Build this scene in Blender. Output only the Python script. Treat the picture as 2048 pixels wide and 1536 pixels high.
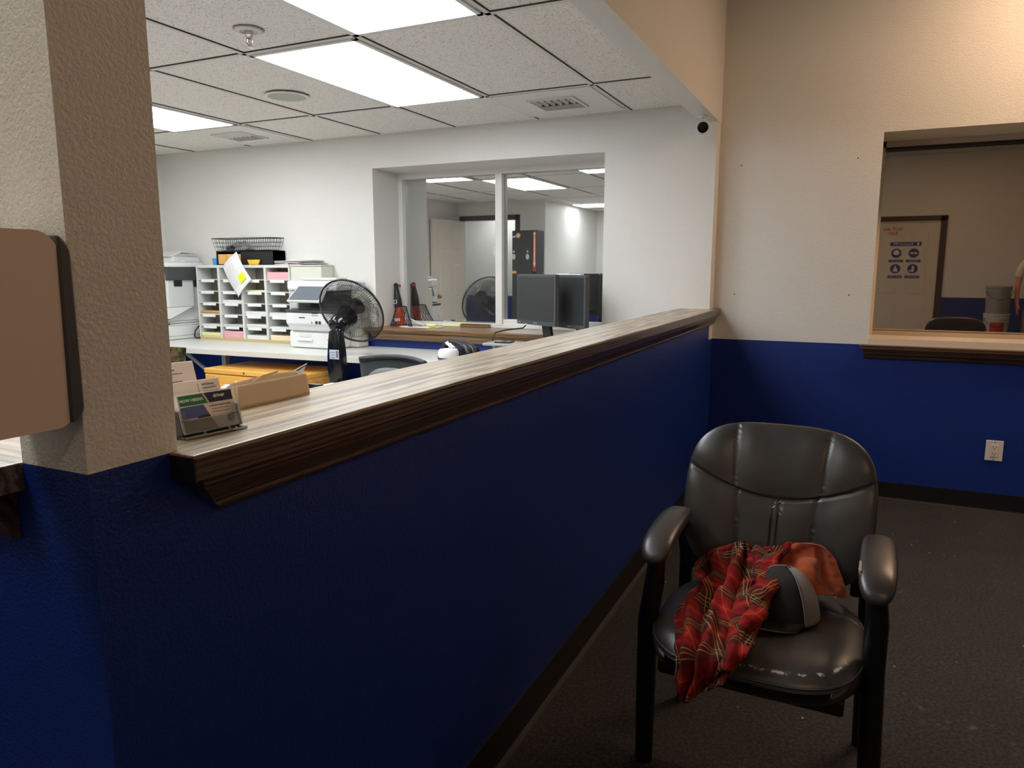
import bpy, bmesh, math, random
from mathutils import Vector, Matrix, noise
for o in list(bpy.data.objects): bpy.data.objects.remove(o)
S = bpy.context.scene
COL = S.collection
rnd = random.Random(7)
R = math.radians

# ------------------------------------------------------------------ camera
cd = bpy.data.cameras.new('camera'); cam = bpy.data.objects.new('camera', cd); COL.objects.link(cam)
cd.sensor_width = 36; cd.sensor_fit = 'HORIZONTAL'; cd.lens = 1456.6/2048*36; cd.clip_start = 0.02
cam.location = (0, 0, 1.33)
cam.rotation_mode = 'XYZ'; cam.rotation_euler = (R(90-8.966), 0, R(25.305))
S.camera = cam
# ------------------------------------------------------------------ light / exposure
S.view_settings.view_transform = 'Standard'; S.view_settings.look = 'None'
S.view_settings.gamma = 1; S.view_settings.use_curve_mapping = False
S.view_settings.exposure = 0.06
W = bpy.data.worlds.new('world'); S.world = W; W.use_nodes = True
W.node_tree.nodes['Background'].inputs[0].default_value = (0.9, 0.85, 0.8, 1)
W.node_tree.nodes['Background'].inputs[1].default_value = 0.0
PANEL = 13.6            # office fluorescent panels
LOBBY_DOWN = 24
LOBBY_PANEL = 21      # warm panel over the lobby window
LOBBY_SIDE = 16       # neutral panel left of the camera       # warm lobby ceiling lamps

# ------------------------------------------------------------------ materials
def s2l(c): return tuple(((v/12.92) if v <= .04045 else ((v+.055)/1.055)**2.4) for v in c)
def rgb(r, g, b): return s2l((r/255, g/255, b/255))+(1,)
def nmat(name, col=(.8,.8,.8,1), rough=.6, metal=0, spec=.5, emit=0, ecol=None, alpha=1, coat=0, trans=0, sheen=0):
    m = bpy.data.materials.new(name); m.use_nodes = True
    b = m.node_tree.nodes['Principled BSDF']
    b.inputs['Base Color'].default_value = col; b.inputs['Roughness'].default_value = rough
    b.inputs['Metallic'].default_value = metal; b.inputs['Specular IOR Level'].default_value = spec
    if emit: b.inputs['Emission Color'].default_value = ecol or col; b.inputs['Emission Strength'].default_value = emit
    if coat: b.inputs['Coat Weight'].default_value = coat; b.inputs['Coat Roughness'].default_value = .08
    if trans: b.inputs['Transmission Weight'].default_value = trans
    if sheen: b.inputs['Sheen Weight'].default_value = sheen
    return m
class NT:
    def __init__(s, m): s.t = m.node_tree; s.n = s.t.nodes; s.l = s.t.links; s.b = s.n['Principled BSDF']
    def add(s, typ, **k):
        n = s.n.new(typ)
        for a, v in k.items():
            if a.startswith('i_'):
                key = a[2:]; key = int(key) if key.isdigit() else key.replace('_', ' ')
                n.inputs[key].default_value = v
            else: setattr(n, a, v)
        return n
    def link(s, a, b): s.l.new(a, b)
    def coord(s, kind='Object', scale=None):
        t = s.add('ShaderNodeTexCoord'); out = t.outputs[kind]
        if scale:
            mp = s.add('ShaderNodeMapping'); mp.inputs['Scale'].default_value = scale
            s.link(out, mp.inputs[0]); out = mp.outputs[0]
        return out
    def ramp(s, fac, stops):
        r = s.add('ShaderNodeValToRGB'); e = r.color_ramp.elements
        while len(e) < len(stops): e.new(.5)
        for i, (p, c) in enumerate(stops): e[i].position = p; e[i].color = c
        s.link(fac, r.inputs[0]); return r.outputs[0]
    def bump(s, h, strength=.3, dist=.01, prev=None):
        b = s.add('ShaderNodeBump'); b.inputs['Strength'].default_value = strength; b.inputs['Distance'].default_value = dist
        s.link(h, b.inputs['Height'])
        if prev: s.link(prev, b.inputs['Normal'])
        s.link(b.outputs[0], s.b.inputs['Normal']); return b.outputs[0]
    def math(s, op, a, b=None, clamp=False):
        n = s.add('ShaderNodeMath', operation=op); n.use_clamp = clamp
        for i, v in enumerate((a, b)):
            if v is None: continue
            if isinstance(v, (int, float)): n.inputs[i].default_value = v
            else: s.link(v, n.inputs[i])
        return n.outputs[0]
    def mix(s, f, a, b, blend='MIX'):
        n = s.add('ShaderNodeMix', data_type='RGBA', blend_type=blend)
        if isinstance(f, (int, float)): n.inputs[0].default_value = f
        else: s.link(f, n.inputs[0])
        for i, v in ((6, a), (7, b)):
            if isinstance(v, tuple): n.inputs[i].default_value = v
            else: s.link(v, n.inputs[i])
        return n.outputs[2]
    def noise(s, co, scale, detail=3, rough=.5, dist=0):
        n = s.add('ShaderNodeTexNoise'); n.inputs['Scale'].default_value = scale; n.inputs['Detail'].default_value = detail
        n.inputs['Roughness'].default_value = rough; n.inputs['Distortion'].default_value = dist
        s.link(co, n.inputs['Vector']); return n.outputs['Fac']

def wall_mat(name, col, rough, strength=.34, scale=170):
    m = nmat(name, col, rough); t = NT(m); co = t.coord('Object')
    n1 = t.noise(co, scale, 3, .55, .4); n2 = t.noise(co, 34, 2)
    h = t.ramp(n1, [(.35, (0,0,0,1)), (.62, (1,1,1,1))])
    hh = t.math('ADD', h, t.math('MULTIPLY', n2, .8))
    t.bump(hh, strength, .003)
    v = t.noise(co, 2.2, 3)
    c = t.mix(t.math('MULTIPLY', v, .16), col, (col[0]*.8, col[1]*.79, col[2]*.77, 1))
    t.link(c, t.b.inputs['Base Color'])
    return m
M = {}
M['white_wall'] = wall_mat('painted orange peel drywall', rgb(226,224,216), .42)
M['blue_wall'] = wall_mat('royal blue semi gloss paint', (.004, .026, .20, 1), .40, .25)
def ceil_mat():
    m = nmat('fissured ceiling tile', rgb(205,200,190), .9); t = NT(m); co = t.coord('Object')
    n = t.noise(co, 150, 2, .5, 1.2)
    k = t.ramp(n, [(.0,(0,0,0,1)), (.355,(0,0,0,1)), (.39,(1,1,1,1))])
    n2 = t.noise(co, 420, 1)
    k2 = t.ramp(n2, [(.30,(.55,.55,.55,1)), (.36,(1,1,1,1))])
    t.link(t.mix(k, rgb(140,135,127), t.mix(k2, rgb(176,172,164), rgb(234,231,222))), t.b.inputs['Base Color'])
    t.bump(k, .5, .002); return m
M['tile'] = ceil_mat()
M['tbar'] = nmat('white painted steel grid', rgb(214,212,204), .45)
M['gap'] = nmat('dark joint', rgb(60,58,54), .9)
M['plate'] = nmat('white enamel sheet', rgb(218,216,208), .4)
def floor_mat():
    m = nmat('charcoal floor', rgb(44,40,37), .75); t = NT(m); co = t.coord('Object')
    n = t.noise(co, 95, 4, .7); n2 = t.noise(co, 3.2, 4, .6); n3 = t.noise(co, 30, 4, .65)
    base = t.mix(n2, rgb(40,39,38), rgb(72,69,66))
    base = t.mix(t.ramp(n, [(.44,(0,0,0,1)),(.58,(1,1,1,1))]), t.mix(.72, base, (0,0,0,1)), base)
    mask = t.ramp(t.noise(co, 2.4, 2), [(.56,(0,0,0,1)),(.68,(1,1,1,1))])
    dust = t.math('MULTIPLY', t.ramp(n3, [(.55,(0,0,0,1)),(.72,(1,1,1,1))]), mask)
    base = t.mix(t.math('MULTIPLY', dust, .38), base, rgb(150,143,134))
    v = t.add('ShaderNodeTexVoronoi'); v.inputs['Scale'].default_value = 13; t.link(co, v.inputs['Vector'])
    spk = t.ramp(v.outputs['Distance'], [(.0,(1,1,1,1)),(.045,(1,1,1,1)),(.06,(0,0,0,1))])
    spk = t.math('MULTIPLY', spk, t.ramp(t.noise(co, 5, 1), [(.42,(0,0,0,1)),(.48,(1,1,1,1))]))
    base = t.mix(t.math('MULTIPLY', spk, .8), base, rgb(205,200,190))
    t.link(base, t.b.inputs['Base Color'])
    t.bump(n, .6, .004); return m
M['floor'] = floor_mat()
M['office_floor'] = nmat('pale bounce floor', rgb(205,200,190), .5)  # unseen office floor, kept pale to bounce light up to the ceiling
def wood_mat(name, dark, mid, light, axis='Y', rough=.32, scale=1.0, coat=.25, streak=1.0, freq=90, warp=26):
    """growth lines run along axis, bend around knots"""
    m = nmat(name, mid, rough, coat=coat); t = NT(m)
    across = {'Y': 0, 'X': 1, 'Z': 0}[axis]
    co = t.coord('Object', {'Y': (1, .10, .6), 'X': (.10, 1, .6), 'Z': (1, 1, .10)}[axis])
    raw = t.coord('Object'); sx = t.add('ShaderNodeSeparateXYZ'); t.link(raw, sx.inputs[0])
    cross = t.math('ADD', sx.outputs[across], t.math('MULTIPLY', sx.outputs[2 if axis != 'Z' else 1], 1.0))
    w = t.noise(co, 5.0*scale, 2, .5)
    kc = t.coord('Object', {'Y': (1, .42, 1), 'X': (.42, 1, 1), 'Z': (1, 1, .42)}[axis])
    v = t.add('ShaderNodeTexVoronoi'); v.inputs['Scale'].default_value = 3.6; t.link(kc, v.inputs['Vector'])
    kd = t.math('MULTIPLY', v.outputs['Distance'], 8.5)
    knot = t.math('POWER', 2.718, t.math('MULTIPLY', t.math('MULTIPLY', kd, kd), -1))
    ph = t.math('ADD', t.math('ADD', t.math('MULTIPLY', cross, freq*scale), t.math('MULTIPLY', w, warp)), t.math('MULTIPLY', knot, 13))
    w2 = t.noise(t.coord('Object', {'Y': (1, .035, 1), 'X': (.035, 1, 1), 'Z': (1, 1, .035)}[axis]), 22*scale, 3, .6)
    ph = t.math('ADD', ph, t.math('MULTIPLY', w2, warp*.55))
    b = t.math('ADD', t.math('MULTIPLY', t.math('SINE', ph), .5), .5)
    b2 = t.math('ADD', t.math('MULTIPLY', t.math('SINE', t.math('MULTIPLY', ph, 3.3)), .5), .5)
    f = t.math('ADD', t.math('MULTIPLY', t.math('POWER', b, 1.6), .7), t.math('MULTIPLY', b2, .3))
    c = t.ramp(f, [(0, light), (.42, mid), (.86, dark), (1, dark)])
    c = t.mix(t.math('MULTIPLY', t.ramp(t.noise(co, 9*scale, 3), [(.38,(0,0,0,1)),(.62,(1,1,1,1))]), .7), c, mid)
    fine = t.noise(t.coord('Object', {'Y': (60, 2, 60), 'X': (2, 60, 60), 'Z': (60, 60, 2)}[axis]), 5*scale, 3, .6)
    c = t.mix(t.math('MULTIPLY', t.ramp(fine, [(.38,(1,1,1,1)),(.6,(0,0,0,1))]), .35*streak), c, dark)
    c = t.mix(t.math('MULTIPLY', t.math('POWER', knot, 6), .8*streak, True), c, (dark[0]*.5, dark[1]*.45, dark[2]*.4, 1))
    t.link(c, t.b.inputs['Base Color']); t.bump(f, .12, .002); return m
M['counter_wood'] = wood_mat('stained knotty pine', rgb(78,62,44), rgb(150,131,104), rgb(204,184,146), 'Y', .34, 1.0, freq=120, warp=40)
M['edge_wood'] = wood_mat('dark stained pine edge', rgb(30,23,17), rgb(84,66,50), rgb(126,102,78), 'Y', .38, 3.4, freq=190, warp=16)
M['counter_wood_x'] = wood_mat('stained knotty pine crosswise', rgb(78,62,44), rgb(150,131,104), rgb(204,184,146), 'X', .34, 1.0, freq=120, warp=40)
M['trim_wood_x'] = wood_mat('dark stained trim', rgb(40,25,17), rgb(78,54,38), rgb(108,76,54), 'X', .4, 3.0, warp=8)
M['sill_wood'] = wood_mat('stained sill', rgb(70,48,28), rgb(128,94,56), rgb(160,120,76), 'X', .4, 2.4, warp=12)
M['oak'] = wood_mat('honey oak veneer', rgb(214,148,58), rgb(232,172,78), rgb(242,190,98), 'X', .38, .8, streak=.15, freq=60)
M['oak_v'] = wood_mat('honey oak veneer upright', rgb(214,150,74), rgb(226,168,90), rgb(236,184,108), 'Z', .5, .8, streak=.1, freq=30)
M['black_base'] = nmat('black vinyl cove base', rgb(20,20,21), .4)
M['white_plastic'] = nmat('white plastic', rgb(224,224,220), .35)
M['grey_plastic'] = nmat('mid grey plastic', rgb(150,152,150), .4)
M['light_grey'] = nmat('light grey plastic', rgb(205,207,203), .4)
M['dark_plastic'] = nmat('charcoal plastic', rgb(72,75,75), .4)
M['black_plastic'] = nmat('gloss black plastic', rgb(14,14,15), .16)
M['black_matte'] = nmat('matte black plastic', rgb(24,24,25), .5)
M['black_metal'] = nmat('black powder coated steel', rgb(12,12,13), .35)
M['wire'] = nmat('dark wire', rgb(52,52,52), .35, metal=.6)
M['chrome'] = nmat('chrome', rgb(215,205,200), .12, metal=1)
M['screen'] = nmat('dark lcd screen', rgb(52,54,54), .28)
M['screen_glass'] = nmat('grey touch screen', rgb(105,112,118), .12)
M['screen_on'] = nmat('lit touch screen', rgb(120,165,205), .2, emit=.35, ecol=rgb(120,170,220))
M['laminate'] = nmat('white laminate', rgb(214,214,208), .3)
M['laminate_edge'] = nmat('speckled laminate edge', rgb(205,202,190), .45)
M['particle'] = nmat('particle board edge', rgb(196,174,122), .8)
M['paper'] = nmat('white paper', rgb(232,232,228), .7)
M['pink'] = nmat('pink paper', rgb(232,176,178), .7)
M['yellow_paper'] = nmat('pale yellow paper', rgb(236,232,170), .7)
M['cream_paper'] = nmat('cream paper', rgb(238,220,184), .7)
M['tan_paper'] = nmat('tan folders', rgb(205,165,118), .7)
M['sticky'] = nmat('neon yellow note', rgb(222,240,40), .6)
M['yellow'] = nmat('yellow wrapper', rgb(240,184,40), .5)
M['blue_cup'] = nmat('blue plastic', rgb(58,150,215), .4)
M['kraft'] = nmat('kraft envelope', rgb(212,190,158), .65)
M['cabinet_beige'] = nmat('beige laminate', rgb(214,214,198), .5)
M['mesh_grey'] = nmat('grey upholstery', rgb(104,104,101), .9)
M['ink'] = nmat('grey ink', rgb(96,92,92), .8)
M['ink_dark'] = nmat('dark ink', rgb(40,38,42), .8)
M['card'] = nmat('business card stock', rgb(236,222,210), .6)
M['green'] = nmat('card green', rgb(38,120,66), .5)
M['navy'] = nmat('card navy', rgb(24,34,70), .5)
M['sky_print'] = nmat('card sky print', rgb(84,98,150), .5)
M['night_print'] = nmat('card dark print', rgb(52,38,40), .5)
M['road_print'] = nmat('card grey print', rgb(120,108,104), .5)
M['blue_dot'] = nmat('card blue dot', rgb(34,58,140), .5)
M['door_white'] = nmat('white door paint', rgb(216,206,190), .45)
M['dark_frame'] = nmat('dark stained frame', rgb(66,52,42), .5)
M['black_frame'] = nmat('black door frame', rgb(52,50,50), .5)
M['frame_white'] = nmat('white window frame', rgb(228,226,218), .4)
M['frame_cream'] = nmat('cream window frame', rgb(216,200,178), .4)
M['brass'] = nmat('brass', rgb(170,130,70), .25, metal=1)
M['red'] = nmat('red print', rgb(178,50,40), .6)
M['ppe_blue'] = nmat('sign blue', rgb(52,62,130), .6)
M['bucket'] = nmat('grey pail', rgb(150,150,142), .5)
M['bucket_w'] = nmat('white pail', rgb(196,192,180), .5)
M['skin'] = nmat('skin', rgb(196,130,104), .55); M['skin'].node_tree.nodes['Principled BSDF'].inputs['Subsurface Weight'].default_value = .05
M['shirt_white'] = nmat('off white cotton', rgb(214,206,188), .9)
M['khaki'] = nmat('khaki trousers', rgb(150,128,92), .9)
M['hair'] = nmat('dark hair', rgb(50,36,26), .8)
M['eye'] = nmat('eye white', rgb(230,228,222), .3)
M['dispenser'] = nmat('glossy taupe plastic', rgb(228,208,192), .25)
M['outlet'] = nmat('outlet white', rgb(225,216,204), .35)
M['diffuser'] = nmat('lit acrylic diffuser', (1,1,1,1), .5, emit=PANEL, ecol=(.90, .945, 1.0, 1))
M['lobby_panel'] = nmat('lit warm panel', (1,1,1,1), .5, emit=LOBBY_PANEL, ecol=(1.0, .66, .42, 1))
M['lobby_side_panel'] = nmat('lit neutral panel', (1,1,1,1), .5, emit=LOBBY_SIDE, ecol=(1.0, .93, .82, 1))
M['lobby_lamp'] = nmat('lit warm diffuser', (1,1,1,1), .5, emit=LOBBY_DOWN, ecol=(1.0, .62, .36, 1))
def mirror_glass(name, refl, body):
    m = bpy.data.materials.new(name); m.use_nodes = True; n = m.node_tree.nodes; l = m.node_tree.links
    n.clear(); o = n.new('ShaderNodeOutputMaterial'); mx = n.new('ShaderNodeMixShader'); g = n.new('ShaderNodeBsdfGlossy'); d = n.new('ShaderNodeBsdfDiffuse')
    g.inputs['Roughness'].default_value = .012; g.inputs['Color'].default_value = refl; d.inputs['Color'].default_value = body
    tc = n.new('ShaderNodeTexCoord'); v = n.new('ShaderNodeTexVoronoi'); v.inputs['Scale'].default_value = 26; l.new(tc.outputs['Object'], v.inputs['Vector'])
    r = n.new('ShaderNodeValToRGB'); r.color_ramp.elements[0].position = .03; r.color_ramp.elements[0].color = (.7,.7,.7,1); r.color_ramp.elements[1].position = .07; r.color_ramp.elements[1].color = (.93,.93,.93,1)
    l.new(v.outputs['Distance'], r.inputs[0]); l.new(r.outputs[0], mx.inputs[0])
    l.new(d.outputs[0], mx.inputs[1]); l.new(g.outputs[0], mx.inputs[2]); l.new(mx.outputs[0], o.inputs[0]); return m
M['glass_office'] = mirror_glass('reflective security glass', (.62,.63,.62,1), (.25,.25,.25,1))
M['glass_lobby'] = mirror_glass('tinted reflective glass', (.60,.56,.51,1), (.12,.11,.1,1))
def acrylic():
    m = bpy.data.materials.new('clear acrylic'); m.use_nodes = True; n = m.node_tree.nodes; l = m.node_tree.links
    n.clear(); o = n.new('ShaderNodeOutputMaterial'); mx = n.new('ShaderNodeMixShader'); g = n.new('ShaderNodeBsdfGlossy'); d = n.new('ShaderNodeBsdfTransparent')
    g.inputs['Roughness'].default_value = .05; d.inputs['Color'].default_value = (.93,.97,.95,1)
    f = n.new('ShaderNodeFresnel'); f.inputs[0].default_value = 1.6
    a = n.new('ShaderNodeMath'); a.operation = 'ADD'; a.inputs[1].default_value = .06; l.new(f.outputs[0], a.inputs[0])
    l.new(a.outputs[0], mx.inputs[0]); l.new(d.outputs[0], mx.inputs[1]); l.new(g.outputs[0], mx.inputs[2]); l.new(mx.outputs[0], o.inputs[0]); return m
M['acrylic'] = acrylic()
M['edge_glint'] = nmat('painted acrylic edge glint', rgb(238,244,240), .25, trans=.75)  # pale tone stands in for light refracted at the holder edges
def leather(name, wornfn=None):
    m = nmat(name, rgb(40,37,35), .4, spec=.8); t = NT(m); co = t.coord('Object')
    v = t.noise(co, 420, 2, .5); n = t.noise(co, 9, 3)
    t.link(t.math('ADD', t.math('MULTIPLY', n, .16), .28), t.b.inputs['Roughness'])
    t.link(t.mix(n, rgb(34,32,31), rgb(58,54,50)), t.b.inputs['Base Color'])
    t.bump(v, .12, .001); return m
M['leather'] = leather('black bonded leather')
def seat_leather():
    m = leather('worn black bonded leather'); t = NT(m); co = t.coord('UV')
    sx = t.add('ShaderNodeSeparateXYZ'); t.link(co, sx.inputs[0])
    # UV v holds the radial position on the cushion, u the angle: wear sits in a broken band along the front seam
    band = t.math('SUBTRACT', 1, t.math('MULTIPLY', t.math('ABSOLUTE', t.math('SUBTRACT', sx.outputs[1], .90)), 55), True)
    nn = t.ramp(t.noise(t.coord('Object'), 60, 4, .7), [(.50,(0,0,0,1)),(.56,(1,1,1,1))])
    ang = t.math('SUBTRACT', 1, t.math('MULTIPLY', t.math('ABSOLUTE', t.math('SUBTRACT', sx.outputs[0], .775)), 7), True)
    f = t.math('MULTIPLY', t.math('MULTIPLY', band, nn), t.ramp(ang, [(.02,(0,0,0,1)),(.2,(1,1,1,1))]))
    prev = t.b.inputs['Base Color'].links[0].from_socket
    t.link(t.mix(f, prev, rgb(205,192,176)), t.b.inputs['Base Color']); return m
M['seat_leather'] = seat_leather()
def plaid(name, base, alt, orange=False):
    m = nmat(name, base, .95, spec=.2); t = NT(m); co = t.coord('UV')
    sx = t.add('ShaderNodeSeparateXYZ'); t.link(co, sx.inputs[0])
    def stripes(o, period, pos, wid, soft=.01):
        f = t.math('FRACT', t.math('DIVIDE', o, period))
        d = t.math('ABSOLUTE', t.math('SUBTRACT', f, pos))
        return t.math('SUBTRACT', 1, t.math('SMOOTH_MIN', 1, t.math('DIVIDE', d, wid)), True) if 0 else t.math('LESS_THAN', d, wid)
    P = .105
    cx, cy = sx.outputs[0], sx.outputs[1]
    c = t.mix(0.0, base, base)
    for ax in (cx, cy):
        c = t.mix(t.math('MULTIPLY', stripes(ax, P, .28, .17), .62), c, rgb(44,32,24))
        c = t.mix(t.math('MULTIPLY', stripes(ax, P, .75, .10), .5), c, rgb(178,36,31))
        c = t.mix(t.math('MULTIPLY', stripes(ax, P, .93, .02), .4), c, rgb(60,24,20))
    for ax in (cx, cy):
        for p in (.20, .27, .34): c = t.mix(t.math('MULTIPLY', stripes(ax, P, p, .0075), .6), c, rgb(196,170,108))
        c = t.mix(t.math('MULTIPLY', stripes(ax, P, .75, .012), .5), c, rgb(196,110,60))
    n = t.noise(t.coord('Object'), 700, 2)
    c = t.mix(t.math('MULTIPLY', n, .35), c, (.02,.008,.006,1))
    t.link(c, t.b.inputs['Base Color']); t.bump(n, .5, .002); return m
M['plaid'] = plaid('red plaid flannel', rgb(136,26,27), rgb(60,40,30))
def lining():
    m = nmat('orange flannel lining', rgb(176,72,36), .95, sheen=.4); t = NT(m)
    n = t.noise(t.coord('Object'), 26, 4, .6); n2 = t.noise(t.coord('Object'), 600, 2)
    t.link(t.mix(n, rgb(150,48,28), rgb(206,104,50)), t.b.inputs['Base Color']); t.bump(n2, .6, .002); return m
M['lining'] = lining()
M['cap_black'] = nmat('black cap twill', rgb(26,24,23), .85)
M['cap_grey'] = nmat('grey cap mesh', rgb(128,124,124), .9)
def leafy():
    m = nmat('camouflage print', rgb(90,100,60), .6); t = NT(m)
    n = t.noise(t.coord('Object'), 75, 3, .6)
    t.link(t.ramp(n, [(.35, rgb(40,50,40)), (.5, rgb(96,106,66)), (.62, rgb(170,150,120)), (.75, rgb(60,70,90))]), t.b.inputs['Base Color']); return m
M['leafy'] = leafy()
M['bottle_label'] = nmat('orange red spray label', rgb(205,70,28), .4)

# ------------------------------------------------------------------ mesh helpers
class MB:
    def __init__(s): s.bm = bmesh.new(); s.uv = None
    def _merge(s, b, mtx=None):
        if mtx is not None: bmesh.ops.transform(b, matrix=mtx, verts=b.verts)
        me = bpy.data.meshes.new('tmp'); b.to_mesh(me); s.bm.from_mesh(me); bpy.data.meshes.remove(me); b.free(); return s
    def box(s, x0, x1, y0, y1, z0, z1, bev=0, seg=2, mtx=None):
        b = bmesh.new(); bmesh.ops.create_cube(b, size=1)
        bmesh.ops.scale(b, vec=(x1-x0, y1-y0, z1-z0), verts=b.verts); bmesh.ops.translate(b, vec=((x0+x1)/2, (y0+y1)/2, (z0+z1)/2), verts=b.verts)
        if bev: bmesh.ops.bevel(b, geom=list(b.edges), offset=bev, segments=seg, affect='EDGES', profile=.5)
        return s._merge(b, mtx)
    def prism(s, pts, d, axis='z', bev=0, mtx=None):
        """polygon pts (2D) extruded from d[0] to d[1] along axis"""
        b = bmesh.new()
        f = {'z': lambda p, h: (p[0], p[1], h), 'y': lambda p, h: (p[0], h, p[1]), 'x': lambda p, h: (h, p[0], p[1])}[axis]
        lo = [b.verts.new(f(p, d[0])) for p in pts]; hi = [b.verts.new(f(p, d[1])) for p in pts]
        b.faces.new(lo); b.faces.new(hi[::-1]); n = len(pts)
        for i in range(n): b.faces.new((lo[i], hi[i], hi[(i+1) % n], lo[(i+1) % n]))
        bmesh.ops.recalc_face_normals(b, faces=b.faces)
        if bev: bmesh.ops.bevel(b, geom=list(b.edges), offset=bev, segments=2, affect='EDGES', profile=.5)
        return s._merge(b, mtx)
    def tube(s, pts, r, seg=8, closed=False, mtx=None, caps=True):
        b = bmesh.new(); pts = [Vector(p) for p in pts]; n = len(pts)
        rr = r if isinstance(r, (list, tuple)) else [r]*n; rings = []; up = None
        for i, p in enumerate(pts):
            if closed: t = pts[(i+1) % n]-pts[i-1]
            else: t = pts[min(i+1, n-1)]-pts[max(i-1, 0)]
            t = t.normalized() if t.length else Vector((0,0,1))
            if up is None:
                up = Vector((0,0,1)) if abs(t.z) < .9 else Vector((1,0,0))
            a = t.cross(up)
            if a.length < 1e-6: a = t.cross(Vector((.3,1,.2)))
            a.normalize(); c = a.cross(t).normalized(); up = c
            rings.append([b.verts.new(p+(a*math.cos(2*math.pi*k/seg)+c*math.sin(2*math.pi*k/seg))*rr[i]) for k in range(seg)])
        m = n if closed else n-1
        for i in range(m):
            A, B = rings[i], rings[(i+1) % n]
            for k in range(seg): b.faces.new((A[k], A[(k+1) % seg], B[(k+1) % seg], B[k]))
        if not closed and caps: b.faces.new(rings[0][::-1]); b.faces.new(rings[-1])
        bmesh.ops.recalc_face_normals(b, faces=b.faces)
        return s._merge(b, mtx)
    def lathe(s, prof, seg=24, center=(0,0,0), mtx=None, sx=1, sy=1):
        b = bmesh.new(); rings = []
        for r, z in prof:
            rings.append([b.verts.new((center[0]+r*sx*math.cos(2*math.pi*k/seg), center[1]+r*sy*math.sin(2*math.pi*k/seg), center[2]+z)) for k in range(seg)])
        for i in range(len(prof)-1):
            A, B = rings[i], rings[i+1]
            for k in range(seg): b.faces.new((A[k], A[(k+1) % seg], B[(k+1) % seg], B[k]))
        b.faces.new(rings[0][::-1]); b.faces.new(rings[-1]); bmesh.ops.remove_doubles(b, verts=b.verts, dist=1e-5)
        bmesh.ops.recalc_face_normals(b, faces=b.faces)
        return s._merge(b, mtx)
    def ball(s, c, rx, ry, rz, u=24, v=14, mtx=None):
        b = bmesh.new(); bmesh.ops.create_uvsphere(b, u_segments=u, v_segments=v, radius=1)
        bmesh.ops.scale(b, vec=(rx, ry, rz), verts=b.verts); bmesh.ops.translate(b, vec=c, verts=b.verts); return s._merge(b, mtx)
    def grid(s, fn, nu, nv, thick=0, closed_u=False):
        b = bmesh.new(); uvl = b.loops.layers.uv.new('UVMap'); V = []; U = {}
        for j in range(nv+1):
            row = []
            for i in range(nu+1):
                r = fn(i/nu, j/nv)
                v = b.verts.new(r[0]); U[v] = r[1] if len(r) > 1 else (i/nu, j/nv); row.append(v)
            V.append(row)
        for j in range(nv):
            for i in range(nu):
                f = b.faces.new((V[j][i], V[j][i+1], V[j+1][i+1], V[j+1][i]))
                for lp in f.loops: lp[uvl].uv = U[lp.vert]
        me = bpy.data.meshes.new('tmp'); b.to_mesh(me); s.bm.from_mesh(me); bpy.data.meshes.remove(me); b.free()
        return s
    def build(s, name, mat, parent=None, smooth=False, angle=None, mtx=None, mods=None):
        if mtx is not None: bmesh.ops.transform(s.bm, matrix=mtx, verts=s.bm.verts)
        me = bpy.data.meshes.new(name); s.bm.to_mesh(me); s.bm.free()
        o = bpy.data.objects.new(name, me); COL.objects.link(o); me.materials.append(M[mat] if isinstance(mat, str) else mat)
        if smooth:
            for p in me.polygons: p.use_smooth = True
            if angle:
                try: me.set_sharp_from_angle(angle=R(angle))
                except Exception: pass
        if parent is not None:
            o.parent = parent
            # children are authored in world space unless the parent sits at the origin frame
            if not parent.get('_local'): o.matrix_parent_inverse = Matrix.Translation(parent.location).inverted() if parent.type == 'EMPTY' else o.matrix_parent_inverse
        return o
def tag(o, label=None, cat=None, group=None, kind=None):
    if label: o['label'] = label
    if cat: o['category'] = cat
    if group: o['group'] = group
    if kind: o['kind'] = kind
    return o
def thing(name, label, cat, loc=(0,0,0), rotz=0, group=None, local=False):
    o = bpy.data.objects.new(name, None); COL.objects.link(o); o.location = loc; o.rotation_euler = (0, 0, rotz)
    o.empty_display_size = .05
    if local: o['_local'] = 1
    return tag(o, label, cat, group)
def struct(name, mb, mat, parent=None, **k):
    o = mb.build(name, mat, parent, **k)
    if parent is None: o['kind'] = 'structure'
    return o
def dup(root, loc, rotz=0, label=None, name=None):
    r = root.copy(); COL.objects.link(r); r.location = loc; r.rotation_euler = (0,0,rotz)
    if label: r['label'] = label
    for ch in list(root.children):
        c = ch.copy(); COL.objects.link(c); c.parent = r
        for g in list(ch.children):
            d = g.copy(); COL.objects.link(d); d.parent = c
    return r
def text_mesh(body, size, mtx, align='CENTER', extr=.0002, bold=0):
    cu = bpy.data.curves.new('t', 'FONT'); cu.body = body; cu.size = size; cu.align_x = align; cu.align_y = 'CENTER'; cu.extrude = extr; cu.offset = bold
    cu.resolution_u = 3
    o = bpy.data.objects.new('t', cu); COL.objects.link(o)
    dg = bpy.context.evaluated_depsgraph_get(); me = bpy.data.meshes.new_from_object(o.evaluated_get(dg))
    b = bmesh.new(); b.from_mesh(me); bpy.data.objects.remove(o); bpy.data.curves.remove(cu); bpy.data.meshes.remove(me)
    bmesh.ops.transform(b, matrix=mtx, verts=b.verts); return b
def add_text(mb, body, size, mtx, **k): mb._merge(text_mesh(body, size, mtx, **k)); return mb
FRONT = Matrix.Rotation(R(90), 4, 'X')      # text lying in XZ facing -Y
def T(x, y, z): return Matrix.Translation((x, y, z))
def RZ(a): return Matrix.Rotation(a, 4, 'Z')
def RX(a): return Matrix.Rotation(a, 4, 'X')
def RY(a): return Matrix.Rotation(a, 4, 'Y')

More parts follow.
